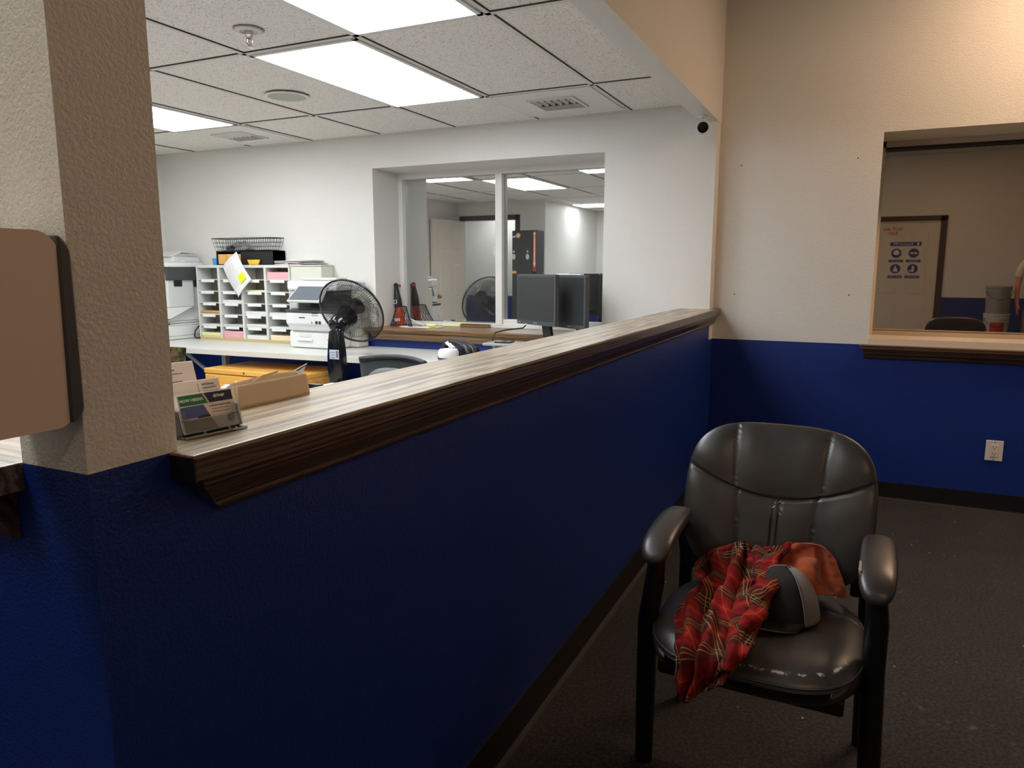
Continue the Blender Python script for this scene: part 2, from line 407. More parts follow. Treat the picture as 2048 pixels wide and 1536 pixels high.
# ================================================================== SETTING
BL = .90                       # top of the blue paint
CZ = 2.285                     # office ceiling
LZ = 3.05                      # lobby ceiling
struct('floor', MB().box(-.935, 3.2, -3.1, 5.3, -.1, 0).box(-2.5, -.935, -3.1, .6, -.1, 0), 'floor')
struct('floor_office', MB().box(-6.4, -.935, .6, 5.3, -.1, 0).box(-6.4, -2.5, -3.1, .6, -.1, 0), 'office_floor')
def two_tone(name, parts, mat='white_wall', BL=BL):
    """parts: boxes; the part below BL is blue"""
    up, lo = MB(), MB(); has = False
    for (x0, x1, y0, y1, z0, z1) in parts:
        if z0 < BL: lo.box(x0, x1, y0, y1, z0, min(z1, BL)); has = True
        if z1 > BL: up.box(x0, x1, y0, y1, max(z0, BL), z1)
    o = struct(name, up, mat)
    if has: struct('painted_dado', lo, 'blue_wall', o)
    return o
# far office wall with the pass-through window opening
OX0, OX1, OZ0, OZ1 = -3.27, -1.497, .885, 2.055
two_tone('wall_far_office', [(-5.6, OX0, 4.53, 5.1, 0, 3.05), (OX1, -.815, 4.53, 5.1, 0, 3.05), (OX0, OX1, 4.53, 5.1, 0, OZ0), (OX0, OX1, 4.53, 5.1, OZ1, 3.05), (OX0, OX1, 4.99, 5.1, OZ0, OZ1)])
# lobby wall with window
WX0, WX1, WZ0, WZ1 = .068, 1.75, .90, 2.077
two_tone('wall_far_lobby', [(-.8145, WX0, 4.66, 5.3, 0, 3.05), (WX1, 3.1, 4.66, 5.3, 0, 3.05), (WX0, WX1, 4.66, 5.3, 0, WZ0), (WX0, WX1, 4.66, 5.3, WZ1, 3.05), (WX0, WX1, 5.08, 5.3, WZ0, WZ1)])
two_tone('wall_left', [(-5.6, -5.46, .04, 4.53, 0, 2.4)])
two_tone('wall_back_office', [(-5.6, -5.36, .04, .14, 0, 2.4), (-4.5, -4.05, .04, .14, 0, 2.4), (-5.36, -4.5, .04, .14, 2.03, 2.4)])
two_tone('wall_passage', [(-6.3, -4.15, -1.1, -1.0, 0, 2.4), (-6.4, -6.3, -1.1, .14, 0, 2.4), (-4.15, -4.05, -1.1, .04, 0, 2.4), (-6.3, -5.6, .04, .14, 0, 2.4)])
two_tone('wall_alcove', [(-4.15, -2.4, -2.2, -2.1, 0, 2.4), (-4.15, -4.05, -2.1, -1.1, 0, 2.4)])
two_tone('wall_lobby_left', [(-2.5, -2.4, -3.05, .54, 0, 3.05)])
two_tone('wall_lobby_back', [(-2.4, .12, -3.05, -2.95, 0, 3.05), (1.06, 3.1, -3.05, -2.95, 0, 3.05), (.12, 1.06, -3.05, -2.95, 2.06, 3.05)])
two_tone('wall_lobby_right', [(3.0, 3.1, -2.95, 4.66, 0, 3.05)])
# column between the two half walls
two_tone('wall_column', [(-.937, -.812, .541, .668, 0, 3.05)], BL=1.089)
struct('wall_counter', MB().box(-.935, -.812, .668, 4.53, 0, 1.0525), 'blue_wall')
struct('wall_counter_left', MB().box(-2.4, -.937, .541, .660, 0, 1.0525), 'blue_wall')
struct('wall_soffit', MB().box(-.918, -.812, .668, 4.66, 2.19, 3.05).box(-2.4, -.937, .541, .66, 2.19, 3.05), 'white_wall')
struct('ceiling', MB().box(-6.3, -.918, .668, 4.53, CZ+.004, CZ+.1).box(-6.3, -2.4, -2.1, .668, CZ+.004, CZ+.1), 'tile')
struct('ceiling_lobby', MB().box(-2.4, 3.1, -3.05, 4.66, LZ, LZ+.1), 'white_wall')
# ceiling grid
g = MB(); gx = [-1.338-.617*k for k in range(8)]; gy = [3.81-1.19*k for k in range(5)]
for x in gx: g.box(x-.012, x+.012, -2.1 if x < -2.42 else .67, 4.525, CZ-.002, CZ+.006)
for y in gy: g.box(-5.45, -.92 if y > .67 else -2.42, y-.012, y+.012, CZ-.002, CZ+.006)
for x0 in (gx[0]-.617, gx[4]-.617): g.box(x0, x0+.617, 4.405, 4.429, CZ-.002, CZ+.006)
g.box(-5.45, -.92, 4.508, 4.528, CZ-.004, CZ+.006)
struct('trim_1', g, 'tbar')
d = MB()
for x in gx: d.box(x+.012, x+.016, .67, 4.52, CZ-.0005, CZ+.006)
for y in gy[:3]: d.box(-5.45, -.92, y-.017, y-.012, CZ-.0005, CZ+.006)
for x0 in (gx[0]-.617, gx[4]-.617): d.box(x0, x0+.617, 4.401, 4.405, CZ-.0005, CZ+.006)
struct('trim_2', d, 'gap')
# base boards
bb = MB()
def cove_x(mb, x0, x1, y): mb.prism([(y, .0), (y-.014, 0), (y-.008, .012), (y-.006, .1), (y, .1)], (x0, x1), 'x')
def cove_y(mb, y0, y1, x): mb.prism([(x, 0), (x+.014, 0), (x+.008, .012), (x+.006, .1), (x, .1)], (y0, y1), 'y')
cove_x(bb, -.812, 3.0, 4.66); struct('baseboard_far', bb, 'black_base')
bb = MB(); cove_y(bb, .668, 4.655, -.812); struct('baseboard_counter', bb, 'black_base')
# dark shoe line at the foot of the cove base
struct('baseboard_shoe', MB().box(-.798, -.780, .66, 4.64, 0, .008).box(-.79, 3.0, 4.632, 4.646, 0, .006), nmat('floor edge strip', rgb(70,66,60), .7))

# ---- counter slab with moulding
def bevel_slab(x0, x1, y0, y1, z0, z1, b=.002): return MB().box(x0, x1, y0, y1, z0, z1, b, 2)
slab = thing('counter_top', 'long stained pine counter top with knots running along the blue half wall', 'counter', (-.88, 2.6, 1.05))
bevel_slab(-1.0, -.769, .655, 4.528, 1.053, 1.09).build('board', 'counter_wood', slab)
MB().box(-.7705, -.7665, .657, 4.527, 1.054, 1.0865, .001, 1).build('front_edge', 'edge_wood', slab)
MB().box(-.812, -.767, .6545, .658, 1.053, 1.0865).build('end_edge', 'black_matte', slab)
MB().box(-.818, -.767, 4.528, 4.655, 1.053, 1.0899, .002, 1).build('end_piece', 'edge_wood', slab)
def moulding(name, parent, y0, y1):
    prof = [(-.811, 1.053), (-.773, 1.053), (-.775, 1.043), (-.784, 1.040), (-.786, 1.030), (-.797, 1.012), (-.800, 1.006), (-.800, .998), (-.805, .992), (-.811, .990)]
    b = bmesh.new(); A = []; B = []
    for x, z in prof:
        A.append(b.verts.new((x, y0+(1.053-z)*.95, z))); B.append(b.verts.new((x, y1, z)))
    b.faces.new(A); b.faces.new(B[::-1]); n = len(prof)
    for i in range(n): b.faces.new((A[i], B[i], B[(i+1) % n], A[(i+1) % n]))
    bmesh.ops.recalc_face_normals(b, faces=b.faces); mb = MB(); mb._merge(b); return mb.build(name, 'edge_wood', parent)
moulding('moulding', slab, .668, 4.64)
s2 = thing('counter_top', 'short stained pine counter top just left of the textured column', 'counter', (-1.6, .56, 1.05))
bevel_slab(-2.398, -.939, .49, .653, 1.053, 1.09).build('board', 'counter_wood_x', s2)
MB().box(-2.39, -.942, .4875, .4905, 1.054, 1.0865).build('front_edge', 'trim_wood_x', s2)
MB().prism([(.540, 1.053), (.497, 1.053), (.499, 1.043), (.510, 1.036), (.514, 1.022), (.526, 1.004), (.528, .992), (.540, .988)], (-2.39, -.955), 'x').build('moulding', 'trim_wood_x', s2)

# ---- lobby window
w1 = MB()
YG = 5.05
w1.box(WX0, WX1, YG-.035, YG+.02, WZ1-.035, WZ1).box(WX0, WX0+.022, YG-.035, YG+.02, WZ0, WZ1)
w1.box(WX1-.03, WX1, YG-.035, YG+.02, WZ0, WZ1)
w1o = struct('window_1', w1, 'frame_cream')
MB().box(WX0+.02, WX1-.02, YG, YG+.008, WZ0, WZ1-.02).build('pane', 'glass_lobby', w1o)
MB().box(WX0, WX1, 4.66, YG, WZ0+.0, WZ0+.028).box(WX0, WX1, 4.652, 4.70, WZ0, WZ0+.038).build('inner_sill', 'frame_cream', w1o)
MB().box(WX0+.02, WX1-.02, YG-.05, YG-.001, WZ1-.05, WZ1-.036).build('head_gasket', 'black_matte', w1o)
t3 = MB().box(WX0-.045, WX1+.05, 4.60, 4.664, .878, .902, .004, 2)
t3.prism([(4.66, .878), (4.612, .878), (4.614, .868), (4.624, .864), (4.628, .850), (4.640, .838), (4.642, .826), (4.66, .824)], (WX0-.02, WX1+.03), 'x')
struct('trim_3', t3, 'trim_wood_x')
# ---- office window
YO = 4.90
fw = MB()
fw.box(OX0, OX0+.035, YO-.04, YO+.03, OZ0+.02, OZ1).box(OX1-.035, OX1, YO-.04, YO+.03, OZ0+.02, OZ1)
fw.box(OX0, OX1, YO-.045, YO+.03, OZ1-.045, OZ1).box(OX0, OX1, YO-.045, YO+.03, OZ0+.0, OZ0+.04)
w2o = struct('window_2', fw, 'frame_white')
MB().box(OX0+.03, OX1-.03, YO, YO+.008, OZ0+.03, OZ1-.04).build('pane', 'glass_office', w2o)
MB().box(-2.43, -2.375, YO-.05, YO-.002, OZ0+.03, OZ1-.04, .003, 1).build('mullion', 'frame_white', w2o)
MB().box(-2.375, OX1-.035, YO-.035, YO-.003, OZ0+.035, OZ0+.075, .003, 1).build('sash_rail', 'frame_white', w2o)
MB().box(-2.44, -2.43, YO-.055, YO-.03, 1.42, 1.50, .003, 1).build('latch', 'frame_white', w2o)
t4 = MB().box(OX0-.06, OX1+.08, 4.44, YO-.045, .872, .900, .003, 1)
t4.build('sb', 'sill_wood').name = 'sill_board'
so = bpy.data.objects['sill_board']; so.name = 'trim_4'; so['kind'] = 'structure'
MB().prism([(4.53, .872), (4.458, .872), (4.460, .842), (4.475, .832), (4.49, .812), (4.53, .808)], (OX0+.0, OX1+.05), 'x').build('apron', 'sill_wood', so)
# ---- doors
def six_panel(name_mb_parent, w, h, mat, mtx, parent=None, name='door_leaf'):
    mb = MB().box(0, w, -.02, .02, 0, h)
    pw = (w-.36)/2
    rows = [(.18, .78), (.92, 1.42), (1.58, h-.12)]
    for (z0, z1) in rows:
        for x0 in (.12, .12+pw+.12):
            for s in (-1, 1):
                y = .02*s
                mb.box(x0, x0+pw, min(y, y+.004*s), max(y, y+.004*s), z0, z1, 0)
                mb.box(x0+.03, x0+pw-.03, min(y, y+.010*s), max(y, y+.010*s), z0+.03, z1-.03, .004, 1)
    return mb.build(name, mat, parent, mtx=mtx)
fr = MB().box(-5.42, -5.35, .135, .155, 0, 2.10).box(-4.51, -4.44, .135, .155, 0, 2.10).box(-5.42, -4.44, .135, .155, 2.03, 2.10)
d1 = struct('door_1', fr, 'black_frame')
ang = math.atan2(.79, -.08)
six_panel(None, .80, 2.02, 'door_white', T(-5.33, .17, 0) @ RZ(ang), d1)
MB().ball((-5.33+.72*math.cos(ang)+.06, .17+.72*math.sin(ang), .95), .03, .03, .03).build('door_knob', 'brass', d1, smooth=True)
fr = MB().box(.03, .12, -2.955, -2.93, 0, 2.14).box(1.06, 1.15, -2.955, -2.93, 0, 2.14).box(.03, 1.15, -2.955, -2.93, 2.06, 2.14)
d2 = struct('door_2', fr, 'dark_frame')
six_panel(None, .94, 2.05, 'door_white', T(.12, -2.975, 0), d2)
MB().box(.12, .135, -2.96, -2.935, 0, 2.06).box(1.045, 1.06, -2.96, -2.935, 0, 2.06).box(.12, 1.06, -2.96, -2.935, 2.045, 2.06).build('door_stop', 'frame_cream', d2)
MB().ball((.19, -2.90, .98), .03, .03, .03).tube([(.19, -2.955, .98), (.19, -2.92, .98)], .012).build('door_knob', 'brass', d2, smooth=True)
# PPE sign on that door (faces +Y)
BACK = Matrix.Rotation(R(180), 4, 'Z') @ FRONT
sg = thing('safety_sign', 'white safety poster with four blue round pictograms on the lobby door', 'sign', (.62, -2.94, 1.5))
MB().box(.36, .86, -2.9445, -2.9425, 1.15, 1.80).build('poster', 'door_white', sg)
def sgx(u): return .86-u*.5     # u from its reader's left
for a, b_, c, d_ in ((.93, .07, 1.685, 1.745), (.46, .06, 1.435, 1.475), (.94, .54, 1.435, 1.475), (.46, .06, 1.19, 1.232), (.94, .54, 1.19, 1.232)):
    MB().box(sgx(a), sgx(b_), -2.9425, -2.941, c, d_).build('banner', 'ppe_blue', sg)
def icon(boxes, u, z, disc=None):
    dsk = MB().lathe([(.072, 0), (.072, .0015)], 28, mtx=T(sgx(u), -2.9425, z) @ RX(R(-90))).build('pictogram', 'ppe_blue', sg)
    m = MB()
    for (a, b_, c, d_) in boxes: m.box(sgx(u)-b_, sgx(u)-a, -2.941, -2.9395, z+c, z+d_, .0005, 1)
    if disc: m.lathe([(disc, 0), (disc, .001)], 20, mtx=T(sgx(u), -2.941, z+.01) @ RX(R(-90)))
    m.build('symbol', 'outlet', dsk)
icon([(-.05, .05, -.012, -.002)], .74, 1.575, .040)
icon([(-.05, .05, -.004, .004), (-.045, -.006, -.016, .016), (.006, .045, -.016, .016)], .26, 1.575)
icon([(-.03, .03, -.045, .005), (-.012, .012, .004, .045)], .74, 1.335)
icon([(-.02, .012, -.035, .045), (-.02, .045, -.045, -.02)], .26, 1.335)
ic = MB(); ic.lathe([(.018, 0), (.018, .001)], 16, mtx=T(sgx(.16), -2.941, 1.715) @ RX(R(-90))).build('round_mark', 'outlet', sg)
ic = MB(); add_text(ic, 'Required PPE', .05, T(sgx(.57), -2.9405, 1.715) @ BACK); ic.build('lettering', 'outlet', sg)
for u, z, tx in ((.26, 1.455, 'EYEWEAR'), (.74, 1.455, 'HARD HAT'), (.26, 1.211, 'FOOTWEAR'), (.74, 1.211, 'SAFETY VEST')):
    ic = MB(); add_text(ic, tx, .028, T(sgx(u), -2.9405, z) @ BACK); ic.build('caption', 'outlet', sg)
ne = thing('exit_notice', 'small notice with red capitals above the safety poster', 'sign', (.42, -2.94, 1.85))
MB().box(.27, .57, -2.9445, -2.9425, 1.83, 1.98).build('sheet', 'door_white', ne)
mb = MB(); add_text(mb, 'NOT AN', .068, T(.42, -2.942, 1.94) @ BACK, bold=.001); add_text(mb, 'EXIT', .068, T(.42, -2.942, 1.875) @ BACK, bold=.001); mb.build('lettering', 'red', ne)

# ---- office ceiling lights (2x4 ft) -------------------------------------------------
def ceiling_light(x0, x1, y0, y1, label):
    t = thing('ceiling_light', label, 'ceiling light', ((x0+x1)/2, (y0+y1)/2, CZ), group=None)
    f = .034; z0, z1 = CZ-.009, CZ+.002
    MB().box(x0+.014, x1-.014, y0+.014, y0+f, z0, z1).box(x0+.014, x1-.014, y1-f, y1-.014, z0, z1).box(x0+.014, x0+f, y0+.014, y1-.014, z0, z1).box(x1-f, x1-.014, y0+.014, y1-.014, z0, z1).build('frame', 'plate', t)
    MB().box(x0+f, x1-f, y0+f, y1-f, CZ-.005, CZ+.001).build('diffuser', 'diffuser', t)
    return t
G = lambda k: gx[k]
ceiling_light(G(2), G(1), gy[1], gy[0], 'middle one of the lit ceiling panels, whole and nearest the round speaker')
ceiling_light(G(1), G(0), gy[2], gy[1], 'lit ceiling panel cut off by the top of the picture')
ceiling_light(G(5), G(4), gy[1], gy[0], 'small looking lit ceiling panel beside the column edge')
ceiling_light(G(4), G(3), gy[2], gy[1], 'lit ceiling panel hidden by the column, seen as the large reflection in the office window')
ceiling_light(-4.0, -2.8, -1.25, -.65, 'lit ceiling panel over the alcove, seen as a thin bright reflection')
ceiling_light(-5.5, -4.9, -.85, -.25, 'added ceiling panel that lights the passage behind the open door')  # added lamp, no source seen here; keeps the passage from going dark
ceiling_light(G(1), G(0), .72, 1.42, 'added unseen ceiling panel above the near end of the counter, brightening the lobby wall')  # added panel outside the view, sends more light through to the lobby wall
def lobby_lamp(x, y, r, label):
    t = thing('ceiling_light', label, 'ceiling light', (x, y, LZ))
    MB().lathe([(r+.02, -.012), (r+.02, 0)], 40, (x, y, LZ)).build('frame', 'plate', t)
    MB().lathe([(r, -.02), (r, -.012)], 40, (x, y, LZ)).build('diffuser', 'lobby_lamp', t)
t = thing('ceiling_light', 'long warm panel lamp on the high lobby ceiling near the lobby window', 'ceiling light', (1.3, 4.0, LZ))
MB().box(.58, 2.02, 3.76, 4.24, LZ-.012, LZ-.001).build('frame', 'plate', t); MB().box(.62, 1.98, 3.80, 4.20, LZ-.016, LZ-.0125).build('diffuser', 'lobby_panel', t)
t = thing('ceiling_light', 'neutral panel lamp on the high lobby ceiling left of the camera', 'ceiling light', (-1.6, -.5, LZ))
MB().box(-2.0, -1.3, -.9, -.2, LZ-.012, LZ-.001).build('frame', 'plate', t); MB().box(-1.96, -1.34, -.86, -.24, LZ-.016, LZ-.0125).build('diffuser', 'lobby_side_panel', t)
lobby_lamp(1.2, -1.2, .22, 'round warm lamp on the lobby ceiling near the lobby door')

# ---- ceiling vents, speaker, sprinkler, camera
def vent(x0, x1, y0, y1, label):
    t = thing('ceiling_vent', label, 'vent', ((x0+x1)/2, (y0+y1)/2, CZ), group=None)
    MB().box(x0+.014, x1-.014, y0+.014, y1-.014, CZ-.006, CZ+.001).build('plate', 'plate', t)
    cx, cy = (x0+x1)/2, (y0+y1)/2; h = .125
    MB().box(cx-h-.015, cx+h+.015, cy-h-.015, cy-h, CZ-.016, CZ-.004).box(cx-h-.015, cx+h+.015, cy+h, cy+h+.015, CZ-.016, CZ-.004).box(cx-h-.015, cx-h, cy-h, cy+h, CZ-.016, CZ-.004).box(cx+h, cx+h+.015, cy-h, cy+h, CZ-.016, CZ-.004).build('frame', 'plate', t)
    MB().box(cx-h, cx+h, cy-h, cy+h, CZ-.0075, CZ-.005).build('opening', 'black_matte', t)
    lv = MB()
    for k in range(6):
        a = -h+.02+k*.042
        lv.box(-.002, .002, -h, 0, -.009, .009, mtx=T(cx+a, cy, CZ-.014) @ RY(R(38)))
        lv.box(-.125, .125, -.001, .001, -.008, .008, mtx=T(cx, cy+.012+k*.02, CZ-.014) @ RX(R(-40)))
    lv.build('louvre', 'plate', t)
vent(gx[0]-.617, gx[0], 3.81, 4.405, 'square louvred ceiling vent nearest the soffit')
vent(gx[4]-.617, gx[4], 3.81, 4.405, 'square louvred ceiling vent nearer the column')
sp = thing('ceiling_speaker', 'round grey ceiling speaker beside the middle light panel', 'speaker', (-2.95, 3.31, CZ))
MB().lathe([(.122, -.006), (.118, -.010), (.104, -.010), (.100, .002)], 48, (-2.95, 3.31, CZ)).build('rim', 'plate', sp, smooth=True, angle=40)
MB().lathe([(.101, -.009), (.101, .001)], 48, (-2.95, 3.31, CZ)).build('grille', nmat('perforated grille', rgb(178,180,168), .7), sp)
sk = thing('fire_sprinkler', 'chrome pendant fire sprinkler hanging from the office ceiling', 'sprinkler', (-2.30, 2.375, CZ))
MB().lathe([(.062, -.001), (.045, -.006), (.036, -.010), (.034, -.002)], 32, (-2.30, 2.375, CZ)).build('escutcheon', 'plate', sk, smooth=True)
b = MB().lathe([(.017, 0), (.017, -.02), (.011, -.026), (.011, -.032)], 20, (-2.30, 2.375, CZ-.002))
for s in (-1, 1): b.tube([(-2.30+s*.011, 2.375, CZ-.03), (-2.30+s*.015, 2.375, CZ-.045), (-2.30+s*.006, 2.375, CZ-.062), (-2.30, 2.375, CZ-.066)], .0028)
b.tube([(-2.30, 2.375, CZ-.03), (-2.30, 2.375, CZ-.066)], .0022).lathe([(.016, -.066), (.016, -.069), (.004, -.071)], 16, (-2.30, 2.375, CZ)).build('sprinkler_head', 'chrome', sk, smooth=True, angle=40)
cc = thing('security_camera', 'white bullet security camera with black lens under the soffit end', 'camera', (-.868, 4.36, 2.19))
MB().lathe([(.026, 0), (.026, -.006), (.018, -.010)], 24, (-.868, 4.37, 2.19)).tube([(-.868, 4.37, 2.18), (-.868, 4.36, 2.158)], .009).build('bracket', 'white_plastic', cc, smooth=True, angle=40)
dirv = Vector((.868, -4.36, -.80)).normalized(); q = dirv.to_track_quat('Z', 'Y').to_matrix().to_4x4()
MB().lathe([(.025, -.06), (.038, -.05), (.042, .02), (.040, .032), (.031, .033)], 28, mtx=T(-.860, 4.345, 2.122) @ q).build('housing', 'white_plastic', cc, smooth=True, angle=50)
MB().lathe([(.029, .028), (.030, .036), (.020, .037)], 28, mtx=T(-.860, 4.345, 2.122) @ q).build('lens', 'black_plastic', cc, smooth=True, angle=50)

# ================================================================== LOBBY OBJECTS
# wall outlet
ol = thing('wall_outlet', 'white duplex power outlet on the blue lobby wall', 'outlet', (.728, 4.66, .93))
MB().box(.689, .771, 4.652, 4.66, .287+.0, .401, .003, 2).build('cover_plate', 'outlet', ol)
oz = .344
MB().box(.712, .748, 4.649, 4.653, oz-.034, oz+.034, .002, 2).build('receptacle', 'outlet', ol)
sl = MB()
for dz in (-.018, .018):
    for dx in (-.007, .007): sl.box(.73+dx-.0012, .73+dx+.0012, 4.648, 4.6492, oz+dz, oz+dz+.009)
    sl.lathe([(.0025, 0), (.0025, .001)], 10, mtx=T(.73, 4.6492, oz+dz-.006) @ RX(R(90)))
for dz in (-.048, .048): sl.lathe([(.003, 0), (.003, .001)], 10, mtx=T(.73, 4.6521, oz+dz) @ RX(R(90)))
sl.build('slots', 'ink_dark', ol)
# small nail holes left in the lobby wall
nh = MB()
for x, z in ((-.685, 1.942), (-.055, 1.946), (-.691, 1.179), (-.051, 1.183)): nh.lathe([(.004, 0), (.003, .0012)], 10, mtx=T(x, 4.6602, z) @ RX(R(90)))
o = nh.build('trim_5', 'ink_dark'); o['kind'] = 'structure'

# dispenser on the column
dp = thing('soap_dispenser', 'glossy taupe wall dispenser on the column at the left edge', 'dispenser', (-.86, .52, 1.15))
z0, z1, yb, yf = 1.152, 1.372, .5405, .33
def rr_profile(y0, y1, z0, z1, r, n=7, rf=None):
    pts = []; rf = rf or r
    for (cy, cz, a0, rad) in ((y1-r, z1-r, 0, r), (y0+rf, z1-rf, 90, rf), (y0+rf, z0+rf, 180, rf), (y1-r*.7, z0+r*.7, 270, r*.7)):
        for k in range(n+1):
            a = R(a0+90*k/n); pts.append((cy+rad*math.cos(a), cz+rad*math.sin(a)))
    return pts
b = MB().prism(rr_profile(yf, yb-.0125, z0, z1, .028, rf=.05), (-.93, -.806), 'x'); 
b.build('cover', 'dispenser', dp, smooth=True, angle=35, mods=None)
MB().prism([(min(p[0], yb-.0005), p[1]) for p in rr_profile(yb-.060, yb-.0005, z0+.004, z1-.001, .026) if p[0] > yb-.020], (-.928, -.8035), 'x').build('back_shell', 'dark_plastic', dp, smooth=True, angle=35)
bv = bpy.data.objects[dp.children[0].name].modifiers.new('bev', 'BEVEL'); bv.width = .007; bv.segments = 3; bv.limit_method = 'ANGLE'; bv.angle_limit = R(50)

# ---- the leather armchair -------------------------------------------------------
def cushion(outline, front, back, rings=44, segs=200, groove=None, curve=None):
    """radial pillow; outline(theta)->(a,b) in plane, front/back thickness functions of r; returns bmesh in (a,b,h)"""
    b = bmesh.new(); uvl = b.loops.layers.uv.new('UVMap'); U = {}
    def ring(rr, side):
        out = []
        for k in range(segs):
            th = 2*math.pi*k/segs; a, c = outline(th)
            p = (a*rr, c*rr)
            h = front(rr) if side > 0 else -back(rr)
            if groove and side > 0: h -= groove(p[0], p[1])
            v = b.verts.new((p[0], p[1], h)); U[v] = (k/segs, rr); out.append(v)
        return out
    rs = [1-(1-i/rings)**1.6 for i in range(rings+1)]
    F = [ring(max(r, .004), 1) for r in rs]; K = [ring(max(r, .004), -1) for r in rs[::4]+[rs[-1]]]
    def band(A, B):
        for k in range(segs): b.faces.new((A[k], A[(k+1) % segs], B[(k+1) % segs], B[k]))
    for i in range(len(F)-1): band(F[i], F[i+1])
    for i in range(len(K)-1): band(K[i], K[i+1])
    band(F[-1], K[-1]); b.faces.new(F[0][::-1]); b.faces.new(K[0])
    for f in b.faces:
        for lp in f.loops: lp[uvl].uv = U[lp.vert]
    bmesh.ops.remove_doubles(b, verts=b.verts, dist=1e-5)
    if curve:
        for v in b.verts: v.co = Vector(curve(v.co))
    bmesh.ops.recalc_face_normals(b, faces=b.faces)
    return b
def superell(th, hw, hh, n=4.0):
    c, s = math.cos(th), math.sin(th); k = (abs(c)**n+abs(s)**n)**(-1/n); return hw*k*c, hh*k*s
def gauss(d, w): return math.exp(-(d/w)**2)
def back_outline(th):
    a, c = superell(th, .250, .210, 3.8)
    t = c/.205
    a *= (1.0 if t > .0 else 1-.10*t*t) * (1-.035*max(t, 0)**2)
    return a, c
def back_groove(x, z):
    seam = .088-.073*(1-min(1, abs(x)/.24)**1.8)
    g = .007*gauss(z-seam, .0034)
    xs = (.108+.06*(z+.05)) if z > seam else (.100+.05*(z+.05))
    g += .0065*gauss(abs(x)-xs, .0030)
    if z < seam:
        g += .0055*gauss(abs(x)-.008, .0022)
        g += -.004*math.cos(min(abs(x), .1)/.1*math.pi)*0
    # puff between seams
    g -= .006*(1-gauss(z-seam, .035))*(1-gauss(abs(x)-xs, .03))
    return g
def armchair(loc, rotz, label, prefix_local=True):
    t = thing('armchair', label, 'chair', loc, rotz, local=True)
    # local frame: chair faces -Y, origin on the floor under the seat centre
    prof_f = lambda r: .034*(1-r**3.2)**.6 if r < 1 else 0
    def bcurve(p):
        x, z, h = p
        zz = .685+z; y = .262+(z)*.30-h-.03*(x/.24)**2*1.2
        return (x, y, zz)
    mb = MB(); mb._merge(cushion(back_outline, lambda r: .036*max(0, 1-r**4)**.55, lambda r: .022*max(0, 1-r**6)**.5, 52, 240, back_groove, bcurve))
    mb.build('backrest', 'leather', t, smooth=True)
    def seat_out(th):
        a, c = superell(th, .248, .252, 3.3)
        if c > 0: a *= 1-.10*(c/.252)**2
        return a, c
    def seat_g(x, y):
        cy = -.02+.03*math.cos(x/.25*1.4)
        return .0035*gauss(y-(.115-.9*x*x), .004)
    def scurve(p):
        x, y, h = p; r = min(1, math.hypot(x/.25, y/.25)); drop = .018*max(0, (-y-.10)/.15)**2
        return (x, y+.0, .425+h-drop*(1 if h > 0 else .3)-.008*math.exp(-((x/.13)**2+(y/.13)**2)))
    mb = MB(); mb._merge(cushion(seat_out, lambda r: .048*max(0, 1-r**6)**.5, lambda r: .05*max(0, 1-r**10)**.3, 52, 200, seat_g, scurve))
    mb.build('seat', 'seat_leather', t, smooth=True)
    pts = [(seat_out(2*math.pi*k/80)[0]*.985, seat_out(2*math.pi*k/80)[1]*.985, .437-(.012*max(0, (-seat_out(2*math.pi*k/80)[1]-.10)/.15)**2)) for k in range(80)]
    MB().tube(pts, .0038, 6, closed=True).build('piping', 'leather', t, smooth=True)
    for s in (-1, 1):
        # arm pad
        ax_ = -.237 if s < 0 else .257
        pts = [(ax_, .15, .655), (ax_, .12, .664), (ax_, .04, .668), (ax_, -.05, .662), (ax_, -.115, .650), (ax_, -.145, .632), (ax_, -.158, .612)]
        mb = MB(); n = 14; b = bmesh.new(); rings = []
        for i, p in enumerate(pts):
            k = [.6, .92, 1, 1.02, 1.0, .86, .5][i]; q = Vector(pts[min(i+1, 6)])-Vector(pts[max(i-1, 0)]); nrm = Vector((0, -q.z, q.y)).normalized()
            if nrm.z < 0: nrm = -nrm
            rings.append([b.verts.new(Vector(p)+Vector((1,0,0))*(.040*k*(abs(math.cos(a))**.7)*(1 if math.cos(a) > 0 else -1))+nrm*(.02*k*(abs(math.sin(a))**.8)*(1 if math.sin(a) > 0 else -1))) for a in [2*math.pi*j/n for j in range(n)]])
        for i in range(len(rings)-1):
            for j in range(n): b.faces.new((rings[i][j], rings[i][(j+1) % n], rings[i+1][(j+1) % n], rings[i+1][j]))
        b.faces.new(rings[0][::-1]); b.faces.new(rings[-1]); bmesh.ops.recalc_face_normals(b, faces=b.faces); mb._merge(b)
        o = mb.build('armrest', 'leather', t, smooth=True); ss = o.modifiers.new('s', 'SUBSURF'); ss.levels = ss.render_levels = 2
        # frame: arm rail, front leg, rear leg as one bent oval tube each
        fr = MB().tube([(ax_, -.11, .635), (ax_+s*.006, -.105, .55), (s*.262, -.09, .43), (s*.268, -.07, .25), (s*.276, -.04, .02), (s*.276, -.04, .0)], [.020, .025, .026, .026, .024, .024], 12)
        fr.build('front_leg', 'black_metal', t, smooth=True, angle=60)
        fr = MB().tube([(ax_, -.10, .64), (ax_, .05, .648), (ax_, .14, .64), (s*.248, .20, .60), (s*.240, .225, .50), (s*.245, .245, .30), (s*.25, .29, .0)], [.014, .015, .016, .018, .019, .019, .018], 12)
        fr.build('rear_leg', 'black_metal', t, smooth=True, angle=60)
        MB().box(min(s*.20, s*.225), max(s*.20, s*.225), .20, .225, .47, .60, .006, 2).build('back_bracket', 'black_metal', t)
